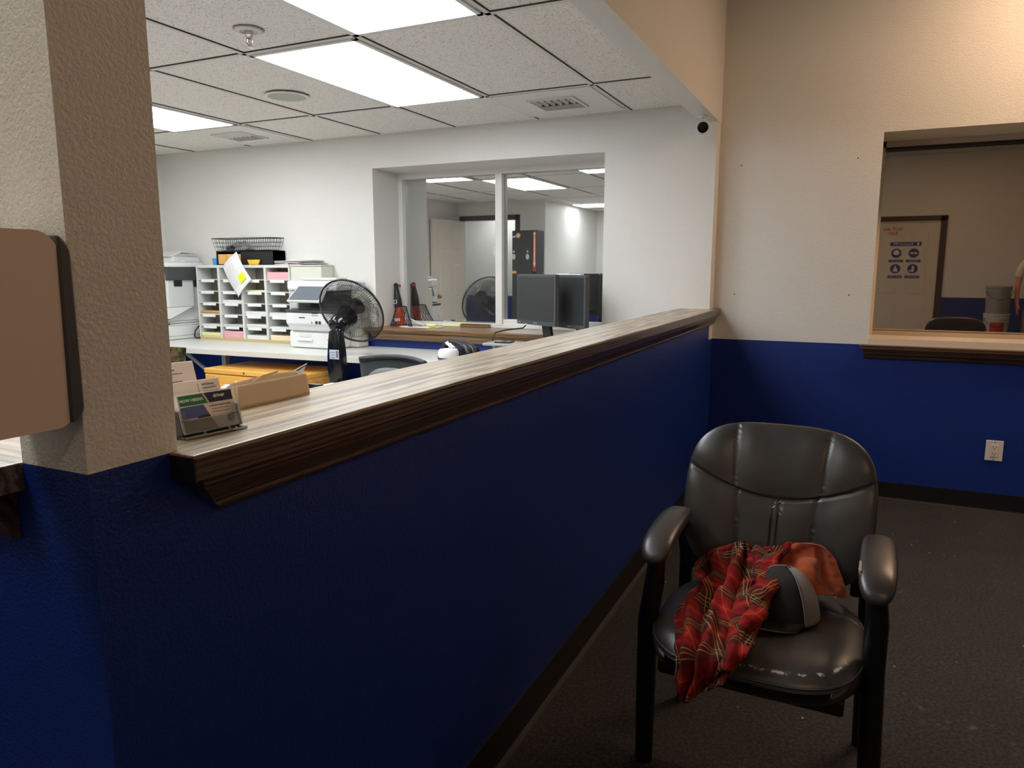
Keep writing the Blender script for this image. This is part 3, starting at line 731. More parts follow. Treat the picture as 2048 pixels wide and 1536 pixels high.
    MB().tube([(-.272, -.06, .365), (.272, -.06, .365)], .013, 10).tube([(-.25, .22, .365), (.25, .22, .365)], .013, 10).box(-.21, .21, -.18, .20, .345, .383, .005, 1).build('seat_frame', 'black_metal', t)
    return t
CH = (-.174, 1.835, 0)
ch1 = armchair(CH, R(-1.5), 'black leather armchair with plaid shirt on its worn seat')
ch2 = dup(ch1, (.86, 1.95, 0), R(6), 'empty black leather armchair reflected in the lobby window')
# worn patches on the first chair's arms
worn = nmat('frayed fabric under the leather', rgb(150,132,116), .95)
for k, (px_, py_, pz_, sx_, sy_, sz_) in enumerate(((-.2065, -.120, .636, .005, .018, .012), (.222, -.07, .660, .005, .045, .010))):
    b_ = bmesh.new(); bmesh.ops.create_icosphere(b_, subdivisions=3, radius=1)
    for v_ in b_.verts: v_.co *= 1+.35*noise.noise(v_.co*2.2+Vector((k*5, 0, 0)))
    bmesh.ops.scale(b_, vec=(sx_, sy_, sz_), verts=b_.verts); bmesh.ops.translate(b_, vec=(px_, py_, pz_), verts=b_.verts)
    mb = MB(); mb._merge(b_); o = mb.build('worn_patch', worn, ch1, smooth=True); o['label'] = 'bare frayed patch where the arm leather peeled'

# ---- plaid shirt, cap : profile points measured on the seat
def cr(P, n):      # catmull-rom resample of a polyline
    P = [Vector(p) for p in P]; out = []
    for i in range(n+1):
        t = i/n*(len(P)-1); k = min(int(t), len(P)-2); f = t-k
        p0, p1, p2, p3 = P[max(k-1, 0)], P[k], P[k+1], P[min(k+2, len(P)-1)]
        out.append(.5*((2*p1)+(-p0+p2)*f+(2*p0-5*p1+4*p2-p3)*f*f+(-p0+3*p1-3*p2+p3)*f**3))
    return out
def cloth(rows, nu, nv, fold, seed=0, uvrot=0, uvscale=1.0):
    """rows of control points -> smooth sheet with folds along its normal; uv in metres of cloth"""
    cols = [cr(r, nu) for r in rows]
    G = [[None]*(nu+1) for _ in range(nv+1)]
    for i in range(nu+1):
        c = cr([cols[j][i] for j in range(len(rows))], nv)
        for j in range(nv+1): G[j][i] = c[j]
    UVW = [[(0, 0)]*(nu+1) for _ in range(nv+1)]
    mid = nu//2
    for j in range(nv+1):
        v = 0 if j == 0 else UVW[j-1][mid][1]+(G[j][mid]-G[j-1][mid]).length
        u = 0; UVW[j] = [(0, v)]*(nu+1)
        for i in range(mid+1, nu+1): u += (G[j][i]-G[j][i-1]).length; UVW[j][i] = (u, v)
        u = 0
        for i in range(mid-1, -1, -1): u -= (G[j][i]-G[j][i+1]).length; UVW[j][i] = (u, v)
    ca, sa = math.cos(uvrot), math.sin(uvrot)
    def fn(a, b_):
        i, j = round(a*nu), round(b_*nv); p = G[j][i]
        du = G[j][min(i+1, nu)]-G[j][max(i-1, 0)]; dv = G[min(j+1, nv)][i]-G[max(j-1, 0)][i]
        n = du.cross(dv); n = n.normalized() if n.length > 1e-9 else Vector((0,0,1))
        if n.z < 0 and abs(n.z) > .3: n = -n
        elif abs(n.z) <= .3 and n.y > 0: n = -n
        h = fold(a, b_)+.006*noise.noise(Vector((p.x*28+seed, p.y*28, p.z*28)))+.0035*noise.noise(Vector((p.x*75+seed, p.y*75, p.z*75)))
        u, v = UVW[j][i]
        return p+n*h, ((u*ca-v*sa)*uvscale+2, (u*sa+v*ca)*uvscale+2)
    return fn
def ridge(a, b, a0, k, w, amp):     # fold running mostly along b
    return amp*math.exp(-((a-(a0+k*(b-.5)))/w)**2)
sh = thing('plaid_shirt', 'crumpled red plaid flannel shirt spilling over the chair seat', 'shirt', (-.27, 1.75, .47), local=False)
SA = [[(-.365,1.985,.517),(-.321,1.985,.557),(-.274,1.985,.58),(-.242,1.985,.597),(-.216,1.985,.592)],[(-.366,1.985,.49),(-.322,1.96,.53),(-.274,1.948,.55),(-.237,1.958,.56),(-.217,1.985,.546)],[(-.341,1.942,.475),(-.298,1.869,.52),(-.259,1.855,.54),(-.224,1.846,.55),(-.212,1.942,.5)],[(-.355,1.866,.475),(-.307,1.813,.5),(-.259,1.781,.53),(-.216,1.777,.54),(-.186,1.894,.49)],[(-.36,1.722,.475),(-.319,1.715,.5),(-.266,1.721,.515),(-.21,1.699,.53),(-.17,1.789,.485)],[(-.338,1.617,.47),(-.296,1.607,.485),(-.246,1.61,.495),(-.203,1.62,.5),(-.167,1.688,.475)],[(-.323,1.555,.449),(-.282,1.545,.461),(-.237,1.535,.48),(-.196,1.535,.502),(-.162,1.55,.514)],[(-.318,1.55,.403),(-.286,1.545,.408),(-.247,1.54,.421),(-.215,1.54,.447),(-.18,1.545,.483)],[(-.31,1.55,.358),(-.29,1.545,.369),(-.268,1.545,.385),(-.241,1.54,.407),(-.22,1.54,.432)]]
SB = [[(-.213,1.985,.54),(-.17,1.985,.583),(-.109,1.985,.612),(-.048,1.985,.618),(-.007,1.985,.584)],[(-.218,1.985,.503),(-.178,1.956,.55),(-.112,1.977,.575),(-.045,1.985,.577),(.011,1.985,.539)],[(-.19,1.925,.49),(-.156,1.87,.54),(-.1,1.922,.55),(-.042,1.958,.54),(.019,1.985,.506)],[(-.155,1.895,.475),(-.119,1.886,.5),(-.073,1.9,.51),(-.027,1.946,.5),(.023,1.985,.486)]]
SC = [[(-.223,1.985,.56),(-.195,1.985,.576),(-.152,1.985,.597),(-.097,1.985,.615)],[(-.215,1.947,.54),(-.185,1.901,.57),(-.157,1.924,.58),(-.132,1.952,.585)],[(-.199,1.874,.53),(-.174,1.812,.56),(-.151,1.814,.57),(-.134,1.842,.565)],[(-.207,1.805,.51),(-.175,1.725,.545),(-.154,1.738,.55),(-.142,1.844,.52)],[(-.212,1.681,.5),(-.184,1.63,.53),(-.167,1.651,.53),(-.161,1.782,.49)],[(-.223,1.613,.48),(-.197,1.58,.5),(-.178,1.599,.5),(-.169,1.69,.48)]]

def sheet(name, rows, mat, fold, nu, nv, seed, rot, thick=.003):
    fn = cloth(rows, nu, nv, fold, seed, rot)
    o = MB().grid(fn, nu, nv).build(name, mat, sh, smooth=True)
    m = o.modifiers.new('solid', 'SOLIDIFY'); m.thickness = thick; m.offset = -1
    return o
fa = lambda a, b: (ridge(a, b, .25, -.25, .055, .022)+ridge(a, b, .52, -.5, .045, .024)+ridge(a, b, .8, -.2, .06, .020)-ridge(a, b, .38, -.35, .045, .014)-ridge(a, b, .67, -.3, .04, .012)+.006*math.sin(b*19+a*5)*(1-b)+.004*math.sin(b*31-a*9))*min(1, a*6+.1, (1-a)*6+.1)*min(1, b*8)
sheet('shirt_front', SA, 'plaid', fa, 90, 130, 1.0, R(12))
fc = lambda a, b: (ridge(a, b, .35, .1, .10, .010)+ridge(a, b, .75, -.2, .09, .009)+.006*math.sin(b*24+a*4))*min(1, a*6+.1, (1-a)*6+.1)
sheet('sleeve', SC, 'plaid', fc, 56, 110, 4.0, R(-32))
fb = lambda a, b: (-.018*math.exp(-((a-.42-.25*b)/.11)**2)*b+.012*ridge(a, b, .62, .3, .08, 1)-.012*ridge(a, b, .8, .1, .06, 1)+.006*math.sin(a*17+b*6))*min(1, a*6+.1, (1-a)*6)*min(1, b*6+.1)
sheet('lining', SB, 'lining', fb, 90, 70, 7.0, 0)
# plaid hem that frames the lining
hem = [[Vector(SB[j][0])+Vector((-.012,-.004,.004)), Vector(SB[j][0]).lerp(Vector(SB[j][1]), .35)+Vector((0,-.008,.012)), Vector(SB[j][1])+Vector((.006,-.012,.010))] for j in range(4)]
sheet('placket', hem, 'plaid', lambda a, b: .004*math.sin(b*14), 30, 60, 9.0, R(60))
# cap
CPX, CPY, CPZ = -.104, 1.855, .472
cp = thing('baseball_cap', 'black cap with grey mesh back resting against the plaid shirt', 'cap', (CPX, CPY, CPZ))
FD = math.atan2(-.78, -.58)    # direction the cap faces
def cap_pt(th, ph, k=1.0):     # ph 0 rim .. 1 top
    r = math.cos(ph*math.pi/2)**.80; z = .116*math.sin(ph*math.pi/2)**1.0
    rr = .078+.012*math.cos(th)
    return Vector((CPX-.012*(z/.116)**1.3+k*rr*r*math.cos(th+FD), CPY+k*rr*r*math.sin(th+FD), CPZ+.006+z*k))
def cap_panel(name, t0, t1, mat):
    fn = lambda a, b: (cap_pt(t0+(t1-t0)*a, b*.995, 1+.0))
    o = MB().grid(lambda a, b: (fn(a, b)+Vector((0,0,-.0015 if abs((t0+(t1-t0)*a) % (math.pi/3)) < .05 else 0)),), 40, 24).build(name, mat, cp, smooth=True)
    m = o.modifiers.new('solid', 'SOLIDIFY'); m.thickness = .0025; m.offset = -1
cap_panel('front_panel', -R(66), R(66), 'cap_black'); cap_panel('mesh_back', R(66), R(294), 'cap_grey')
def brim(a, b):
    th = (a-.5)*2*R(66); p = cap_pt(th, .02); d = Vector((math.cos(FD), math.sin(FD), 0)); s = Vector((-d.y, d.x, 0))
    ext = .062*b*math.cos(th*1.2)**.5 if abs(th) < R(74) else 0
    return (p+d*ext+Vector((0,0,.004-.020*(th*.9)**2*b*.6+.0)),)
o = MB().grid(brim, 40, 12).build('brim', 'cap_black', cp, smooth=True); m = o.modifiers.new('solid', 'SOLIDIFY'); m.thickness = .003
MB().tube([brim(k/30, 1)[0]+Vector((0,0,0)) for k in range(31)], .0022, 6).build('brim_edge', 'cap_grey', cp, smooth=True)
MB().tube([cap_pt(R(66), k/14*.98, 1.012) for k in range(15)], .0016, 6).tube([cap_pt(-R(66), k/14*.98, 1.012) for k in range(15)], .0016, 6).build('seam_tape', 'cap_grey', cp, smooth=True)
MB().lathe([(.008, 0), (.007, .003), (.001, .004)], 16, (CPX-.012, CPY, CPZ+.121)).build('top_button', 'cap_black', cp, smooth=True)
lg = [cap_pt(R(-8)+R(22)*math.cos(k*.6)*.5, .22+.07*math.sin(k*1.1), 1.02) for k in range(14)]
MB().tube(lg, .0035, 6).build('emblem', nmat('pale stitched emblem', rgb(150,140,132), .9), cp, smooth=True)


# ================================================================== COUNTER ITEMS

LEAN = R(-17)
def holder(x, y, rot, label, w=.096, leaf=None):
    t = thing('card_holder', label, 'card holder', (x, y, 1.0905), rot, local=True)
    # local: faces +X, width along Y
    mb = MB()
    L = RY(LEAN)
    mb.box(-.004, -.002, -w/2, w/2, 0, .045, .0008, 1, mtx=L @ T(-.018, 0, .004))           # back
    mb.box(.0, .002, -w/2, w/2, 0, .020, .0008, 1, mtx=L @ T(.012, 0, .002))                 # front lip
    for s in (-1, 1):
        mb.prism([(-.024, .0), (.012, .0), (.012, .034), (-.008, .040), (-.024, .048)], (s*w/2-.001, s*w/2+.001), 'y', mtx=L @ T(0, 0, .002))
        mb.box(.0005, .002, s*w/2-(.012 if s > 0 else -.0), s*w/2+(.0 if s > 0 else .012), .018, .036, .0005, 1, mtx=L @ T(.012, 0, .002))
    mb.box(-.026, .0205, -w/2-.003, w/2+.003, 0, .003, .001, 1)
    for s in (-.02, .02): mb.tube([(.021, s, .002), (.021, s, .009)], .0018)
    mb.build('acrylic_tray', 'acrylic', t)
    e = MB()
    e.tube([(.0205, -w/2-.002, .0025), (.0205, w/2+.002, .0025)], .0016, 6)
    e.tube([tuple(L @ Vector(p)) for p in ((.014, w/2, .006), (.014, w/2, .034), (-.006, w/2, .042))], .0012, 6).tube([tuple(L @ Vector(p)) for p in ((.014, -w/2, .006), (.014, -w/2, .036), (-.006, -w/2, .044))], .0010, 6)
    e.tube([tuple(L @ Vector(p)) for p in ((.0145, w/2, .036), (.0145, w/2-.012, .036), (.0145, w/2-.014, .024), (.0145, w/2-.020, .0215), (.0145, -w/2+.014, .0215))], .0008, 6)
    e.build('edge_glint_tubes', 'edge_glint', t)  # pale tubes imitate the light caught along the acrylic edges
    return t
def CM(x): return RY(LEAN) @ T(x, 0, .004)          # plane at local x
def face(mb, u0, u1, v0, v1, x=.0108, t=.0004):    # rectangle on the card face, u along Y (metres), v up
    mb.box(x, x+t, u0, u1, v0, v1, mtx=CM(0)); return mb
# --- front holder: NOW HIRING cards (reader's left is -Y)
h1 = holder(-.858, .764, R(-9), 'clear acrylic card holder with green NOW HIRING cards, nearest the counter edge')
st = thing('business_cards', 'stack of green headed NOW HIRING cards in the front acrylic holder', 'cards', (-.858, .764, 1.0905), R(-9), local=True)
MB().box(-.012, .0105, -.0445, .0445, 0, .056, .0004, 1, mtx=CM(0)).build('card_stack', 'card', st)
g_ = MB(); g_.prism([(-.0425, .039), (.002, .039), (-.004, .054), (-.0425, .054)], (.0106, .0109), 'x', mtx=CM(0)); g_.build('green_banner', 'green', st)
g_ = MB(); g_.prism([(.0045, .039), (.0435, .039), (.0435, .054), (-.0015, .054)], (.0106, .0109), 'x', mtx=CM(0)); g_.build('navy_banner', 'navy', st)
g_ = MB(); g_.prism([(-.0425, .0), (-.0425, .0375), (-.006, .0375), (.002, .018), (-.0425, .018)], (.0106, .0109), 'x', mtx=CM(0)) if 0 else g_.prism([(-.0425, .020), (.001, .020), (-.006, .0375), (-.0425, .0375)], (.0106, .0109), 'x', mtx=CM(0)); g_.build('sky_picture', 'sky_print', st)
g_ = MB(); g_.prism([(-.020, .0175), (.002, .0175), (.0005, .022), (-.010, .0225), (-.020, .0205)], (.0109, .0111), 'x', mtx=CM(0)); g_.build('skyline', 'night_print', st)
g_ = MB(); g_.prism([(-.0425, .0), (.010, .0), (.002, .0172), (-.0425, .0172)], (.0106, .0109), 'x', mtx=CM(0)); g_.build('road_picture', 'road_print', st)
YZ = Matrix(((0,0,1,0),(1,0,0,0),(0,1,0,0),(0,0,0,1)))     # text XY -> YZ plane facing +X
tx = MB(); add_text(tx, 'NOW HIRING', .0060, CM(0) @ T(.0112, -.0232, .0462) @ YZ, bold=.0002); add_text(tx, 'driver', .0078, CM(0) @ T(.0112, .0215, .048) @ YZ, bold=.0002); tx.build('headline', 'paper', st)
tx = MB(); add_text(tx, 'competitive wages & benefits', .0030, CM(0) @ T(.0110, .0205, .034) @ YZ)
for k in range(2): tx.box(.0108, .0110, .006, .034, .0285-.0045*k, .0292-.0045*k, mtx=CM(0))
tx.build('small_print', 'ink', st)
MB().lathe([(.0062, 0), (.0062, .0003)], 28, mtx=CM(0) @ T(.0106, .0335, .012) @ RY(R(90))).build('blue_dot', 'blue_dot', st)
# --- middle holder
h2 = holder(-.908, .789, R(-9), 'middle card holder with white cards and a dark blue logo')
st = thing('business_cards', 'white cards with grey lettering in the middle holder', 'cards', (-.908, .789, 1.0905), R(-9), local=True)
MB().box(-.014, .0105, -.045, .045, .012, .066, .0004, 1, mtx=CM(0)).build('card_stack', 'card', st)
tx = MB(); add_text(tx, 'Jodi George', .0042, CM(0) @ T(.0112, .014, .058) @ YZ, align='LEFT', bold=.0001)
for k, w_ in enumerate((.024, .026, .022)): tx.box(.0108, .0110, .014, .014+w_, .0515-.0058*k, .0529-.0058*k, mtx=CM(0))
tx.box(.0106, .0109, .0072, .0078, .020, .060, mtx=CM(0)); tx.build('lettering', 'ink', st)
MB().lathe([(.0085, 0), (.0085, .0003)], 28, mtx=CM(0) @ T(.0106, -.021, .035) @ RY(R(90))).build('blue_dot', 'blue_dot', st)
# --- rear holder
h3 = holder(-.958, .800, R(-9), 'rear card holder with white cards behind the other two')
st = thing('business_cards', 'white cards with a printed name in the rear holder', 'cards', (-.958, .800, 1.0905), R(-9), local=True)
MB().box(-.014, .0105, -.045, .036, .022, .090, .0006, 1, mtx=CM(0)).build('card_stack', 'card', st)
tx = MB(); add_text(tx, 'Tara Parker', .0042, CM(0) @ T(.0112, -.019, .078) @ YZ, align='LEFT', bold=.0001)
for k, (a, w_) in enumerate(((.071, .030), (.058, .027), (.053, .022))): tx.box(.0108, .0110, -.016, -.016+w_, a, a+.0012, mtx=CM(0))
tx.build('lettering', 'ink', st)
lf = thing('printed_booklet', 'green brown patterned booklet standing behind the rear card holder', 'booklet', (-1.0, .80, 1.09))
MB().box(-.0025, .0025, -.05, .033, 0, .118, .001, 1, mtx=T(-1.002, .80, 1.0905) @ RZ(R(-9)) @ RX(R(-8))).build('cover', 'leafy', lf)
# --- kraft envelope standing along the back edge
ev = thing('kraft_envelope', 'brown kraft envelope standing open along the back of the counter top', 'envelope', (-.97, 1.0, 1.09))
def envf(xo, top):
    def fn(a, b):
        y = .918+.180*a; zz = 1.0905+b*(.040+top*(.010*math.sin(a*2.2)-.006*a)); 
        return (Vector((xo-.010*b+.004*math.sin(a*3.1)-.008*a*(1-b)*0, y+.006*b*(a-.5), zz)), (a, b))
    return fn
for nm, xo, tp in (('front_sheet', -.955, .0), ('back_sheet', -.975, 1.0)):
    o = MB().grid(envf(xo, tp), 30, 8).build(nm, 'kraft', ev, smooth=True); m = o.modifiers.new('solid', 'SOLIDIFY'); m.thickness = .0015
MB().grid(lambda a, b: (Vector((-.957-.022*b, .918+.0, 1.0905+.038*a)),), 6, 4).build('end_fold', 'kraft', ev)
MB().prism([(.962, 1.128), (1.03, 1.139), (1.035, 1.143), (.99, 1.139)], (-.972, -.9715), 'x').build('flap', 'kraft', ev)
# lower reception desk behind the half wall and what sticks up from it
rd = thing('document_ledge', 'narrow white ledge hidden on the office side of the half wall', 'shelf', (-1.03, 1.9, 1.0))
MB().box(-1.13, -.936, .80, 2.6, 1.01, 1.03, .003, 1).build('ledge_board', 'laminate', rd)
for y in (.9, 2.4): MB().prism([(-.936, 1.01), (-1.10, 1.01), (-.936, .86)], (y, y+.02), 'y').build('support_bracket', 'laminate_edge', rd)
pp = thing('loose_papers', 'pair of white papers with blue edge sticking up beside the envelope', 'papers', (-1.05, 1.12, 1.03))
for k, (dx, nm) in enumerate(((0, 'sheet'), (-.02, 'sheet'))):
    mb = MB().prism([(1.06, 1.032), (1.12, 1.032), (1.185, 1.112-.010*k), (1.202, 1.133-.012*k), (1.08, 1.100-.004*k), (1.06, 1.088)], (-1.05+dx, -1.0492+dx), 'x'); mb.build(nm, 'paper', pp)
MB().prism([(1.082, 1.096), (1.20, 1.131), (1.198, 1.128), (1.084, 1.0925)], (-1.0488, -1.0485), 'x').build('printed_edge', 'sky_print', pp)
ct = thing('paper_tray', 'white tray with dark binder clip just behind the counter edge', 'tray', (-1.07, 1.24, 1.03))
MB().box(-1.10, -1.02, 1.16, 1.36, 1.031, 1.062, .002, 1).build('tray', 'white_plastic', ct)
MB().prism([(1.205, 1.063), (1.245, 1.063), (1.240, 1.083), (1.215, 1.085)], (-1.07, -1.04), 'x', .001).tube([(-1.05, 1.21, 1.08), (-1.05, 1.195, 1.09), (-1.04, 1.21, 1.083)], .0012).build('binder_clip', 'black_plastic', ct)
MB().box(-1.075, -1.035, 1.26, 1.31, 1.063, 1.074, .002, 1).build('white_block', 'paper', ct)
sp_ = thing('paper_dot_pad', 'tiny white folded tag beside the middle card holder', 'paper', (-.94, .90, 1.09))
MB().box(-.006, .006, -.007, .007, 0, .012, .001, 1, mtx=T(-.955, .893, 1.124) @ RX(R(20))).tube([(-.955, .893, 1.0905), (-.955, .893, 1.125)], .001).build('tag', 'paper', sp_)

# ================================================================== OFFICE
DZ = .752
# ---- long white counter
dk = thing('office_desk', 'long white laminate work counter along the far office wall', 'desk', (-3.5, 4.2, 0))
MB().prism([(-5.455, 3.80), (-3.15, 3.895), (-2.6, 3.935), (-1.0, 3.99), (-1.0, 4.528), (-5.455, 4.528)], (DZ-.040, DZ)).build('desktop', 'laminate', dk)
b = MB(); pf = [(-5.455, 3.80), (-3.15, 3.895), (-2.6, 3.935), (-1.0, 3.99)]
for i in range(3): b.prism([pf[i], pf[i+1], (pf[i+1][0], pf[i+1][1]-.003), (pf[i][0], pf[i][1]-.003)], (DZ-.039, DZ-.004))
b.build('front_edge', 'laminate_edge', dk)
for x in (-5.3, -4.35, -2.35, -1.3):
    MB().box(x-.02, x+.02, 4.05, 4.09, 0, DZ-.04).build('leg', 'grey_plastic', dk)
    MB().tube([(x-.45 if x in (-4.35, -1.3) else x+.45, 4.06, DZ-.05), (x, 4.07, DZ-.32)], .014, 8).build('brace', 'grey_plastic', dk)
# ---- lateral file
fz = .625
fc_ = thing('file_cabinet', 'honey oak lateral file cabinet under the white counter', 'cabinet', (-3.78, 4.0, 0))
MB().box(-4.245, -3.335, 3.765, 4.22, fz-.035, fz, .006, 2).build('top_board', 'oak', fc_)
MB().box(-4.24, -3.34, 3.785, 4.215, .0, fz-.036).build('carcass', 'oak', fc_)
for k, (a, b_) in enumerate(((.33, .583), (.05, .322))):
    dd = MB().box(-4.238, -3.342, 3.768, 3.787, a, b_, .002, 1).build('drawer', 'oak', fc_)
    MB().box(-3.86, -3.72, 3.757, 3.769, (a+b_)/2+.03, (a+b_)/2+.05, .003, 1).build('handle', 'chrome', dd)
    if k == 0: MB().box(-3.95, -3.85, 3.7655, 3.768, .520, .545).build('label_slot', 'paper', dd)
MB().lathe([(.008, 0), (.008, .002)], 16, mtx=T(-3.86, 3.766, fz-.018) @ RX(R(90))).build('keyhole', 'ink_dark', fc_)
# ---- mail sorter: 4 columns x 6 rows
X0, X1, Y0, Y1, Z0, Z1 = -4.945, -3.955, 4.372, 4.525, DZ, 1.362
so_ = thing('mail_sorter', 'white pigeonhole mail sorter with four columns of slots', 'sorter', (-4.45, 4.45, DZ))
MB().box(X0, X1, Y1-.008, Y1, Z0, Z1).build('back_panel', nmat('slot depth shade tone', rgb(150,142,128), .8), so_)  # darker colour paints in the depth shade at the back of the slots
MB().box(X0, X1, Y0, Y1-.008, Z1-.022, Z1, .001, 1).build('top_panel', 'laminate', so_)
MB().box(X0, X1, Y0, Y1-.008, Z0, Z0+.022).build('bottom_panel', 'particle', so_)
cw = (X1-X0)/4; xs = [X0+cw*k for k in range(5)]
for x in xs: MB().box(x-.011 if x > X0 else x, x+.011 if x < X1 else x, Y0, Y1-.008, Z0+.022, Z1-.022).build('divider', 'laminate', so_)
rh = (Z1-.022-Z0-.022)/6; zs = [Z0+.022+rh*k for k in range(7)]
lab = 0
for c in range(4):
    for r in range(1, 6):
        z = zs[r]
        s_ = MB().box(xs[c]+.012, xs[c+1]-.012, Y0+.004, Y1-.009, z-.003, z+.003).build('shelf', 'laminate' if (c+r) % 3 else 'light_grey', so_)
        off = rnd.uniform(-.015, .01)
        MB().box(xs[c]+.055+off, xs[c+1]-.050+off, Y0-.001, Y0+.0035, z-.021, z+.002).build('slot_label', 'paper', s_)
def stack(c, r, h, mat, name, label, n=3, w=.9, grp=None):
    x0, x1 = xs[c]+.016, xs[c+1]-.016; z = (zs[r]+.0035 if r > 0 else Z0+.0225)
    t = MB()
    for k in range(n):
        a = rnd.uniform(0, .006); t.box(x0+a, x1-rnd.uniform(0, .006), Y0+.006+rnd.uniform(0, .006), Y1-.012, z+h*k/n, z+h*(k+1)/n-.0006)
    o = t.build(name, mat); tag(o, label, 'paper', grp); return o
stack(0, 0, .038, 'yellow_paper', 'paper_stack', 'pale yellow paper stack in the bottom left sorter slot')
stack(1, 0, .058, 'pink', 'paper_stack', 'thick pink paper stack in the bottom row of the sorter', 4)
stack(2, 0, .032, 'paper', 'paper_stack', 'white paper stack in the bottom row of the sorter')
stack(3, 0, .040, 'cream_paper', 'paper_stack', 'cream paper stack in the bottom sorter slot beside the white printer')
stack(0, 1, .010, 'paper', 'paper_stack', 'thin white sheets in the left column, second slot up', 2)
stack(1, 1, .012, 'paper', 'paper_stack', 'thin white sheets directly above the thick pink stack', 2)
stack(2, 1, .022, 'paper', 'paper_stack', 'white sheets in the third column, second slot up')
stack(3, 1, .010, 'paper', 'paper_stack', 'thin white sheets in the right column, second slot up', 2)
stack(0, 2, .026, 'tan_paper', 'paper_stack', 'tan folders in the left column of the sorter', 4)
stack(2, 2, .030, 'paper', 'paper_stack', 'white sheets in the third column, third slot up')
stack(3, 2, .026, 'paper', 'paper_stack', 'white sheets in the right column, third slot up')
stack(1, 3, .022, 'paper', 'paper_stack', 'white envelope half hidden behind the hanging sheet', 2)
stack(2, 4, .010, 'yellow_paper', 'paper_stack', 'thin pale yellow sheets in the upper third column', 2)
stack(3, 5, .058, 'pink', 'paper_stack', 'pink paper stack in the top right sorter slot', 3)
sb = thing('storage_box', 'closed beige cabinet box joined to the right of the mail sorter', 'box', (-3.8, 4.45, DZ))
MB().box(-3.953, -3.655, 4.385, 4.525, DZ, 1.352, .003, 1).build('body', 'cabinet_beige', sb)
MB().box(-3.953, -3.650, 4.378, 4.526, 1.3525, 1.362, .002, 1).build('lid', 'laminate', sb)
# things on top of the sorter
bx = thing('desk_tray', 'black open fronted tray with a tan drawer on top of the sorter', 'tray', (-4.43, 4.45, 1.3625))
zb = 1.3625
MB().box(-4.735, -4.125, 4.40, 4.525, zb+.105, zb+.112).box(-4.735, -4.125, 4.40, 4.525, zb, zb+.005).box(-4.735, -4.725, 4.40, 4.525, zb, zb+.105).box(-4.135, -4.125, 4.40, 4.525, zb, zb+.105).box(-4.735, -4.125, 4.51, 4.525, zb, zb+.105).box(-4.47, -4.125, 4.40, 4.51, zb+.0, zb+.11).build('body', 'black_matte', bx)
MB().box(-4.722, -4.475, 4.405, 4.50, zb+.006, zb+.086, .002, 1).build('drawer', 'oak_v', bx)
def wire_basket(x0, x1, y0, y1, z0, z1, sp, label):
    t = thing('wire_basket', label, 'basket', ((x0+x1)/2, (y0+y1)/2, z0))
    fl = .02
    def P_(x, y, z):
        f = (z-z0)/(z1-z0); cx, cy = (x0+x1)/2, (y0+y1)/2
        return (cx+(x-cx)*(1+f*fl/(x1-x0)*2), cy+(y-cy)*(1+f*fl/(y1-y0)*2), z)
    mb = MB()
    n = int((x1-x0)/sp)
    for k in range(n+1):
        x = x0+(x1-x0)*k/n
        mb.tube([P_(x, y0, z1), P_(x, y0, z0+.003), P_(x, y1, z0+.003), P_(x, y1, z1)], .0014, 5)
    m = int((y1-y0)/sp)
    for k in range(m+1):
        y = y0+(y1-y0)*k/m
        mb.tube([P_(x0, y, z1), P_(x0, y, z0+.003), P_(x1, y, z0+.003), P_(x1, y, z1)], .0014, 5)
    for f in (.33, .66):
        z = z0+(z1-z0)*f
        mb.tube([P_(x0, y0, z), P_(x1, y0, z), P_(x1, y1, z), P_(x0, y1, z)], .0014, 5, closed=True)
    mb.build('wire_grid', 'wire', t)
    MB().tube([P_(x0, y0, z1), P_(x1, y0, z1), P_(x1, y1, z1), P_(x0, y1, z1)], .0035, 6, closed=True).build('rim', 'wire', t)
    return t
wire_basket(-4.735, -4.155, 4.40, 4.51, 1.4755, 1.572, .022, 'dark wire basket on top of the black tray')
cb = MB().grid(lambda a, b: (Vector((-4.70+.20*a+.10*b, 4.42+.05*b+.012*math.sin(a*9), 1.483+.07*math.sin(a*3.1)*(.4+.6*b)+.008*math.sin(a*22+b*7))),), 40, 10)
o = cb.build('plastic_bag', nmat('grey crinkled plastic', rgb(120,120,118), .3), smooth=True); tag(o, 'crumpled grey plastic bag lying inside the wire basket', 'bag'); o.modifiers.new('s', 'SOLIDIFY').thickness = .002
yc = MB().lathe([(.048, 0), (.052, .01), (.066, .04), (.063, .04), (.05, .012), (.046, .004)], 24, (-4.32, 4.385, zb), sy=.35).build('yellow_bag', 'yellow', smooth=True); tag(yc, 'yellow wrapper bag at the foot of the black tray', 'bag')
bc = MB().lathe([(.022, 0), (.030, .055), (.028, .055), (.020, .003)], 20, (-4.762, 4.42, zb)).build('plastic_cup', 'blue_cup', smooth=True, angle=40); tag(bc, 'small blue plastic cup at the left end of the sorter top', 'cup')
pf_ = thing('paper_pile', 'untidy pile of white sheets and folders on the right end of the sorter top', 'paper', (-3.95, 4.45, zb))
for k, (x0, x1, z, a, m_) in enumerate(((-4.10, -3.86, 0, 1, 'pink'), (-4.115, -3.83, .006, -2, 'paper'), (-4.115, -3.88, .013, 2.5, 'paper'), (-3.98, -3.70, .006, -1, 'light_grey'), (-4.115, -3.74, .028, -2.2, 'paper'))):
    MB().box(x0, x1, 4.39, 4.52, z, z+.0045, mtx=T(-3.95, 0, zb) @ RY(R(a*.55)) @ T(3.95, 0, 0)).build('sheet', m_, pf_)
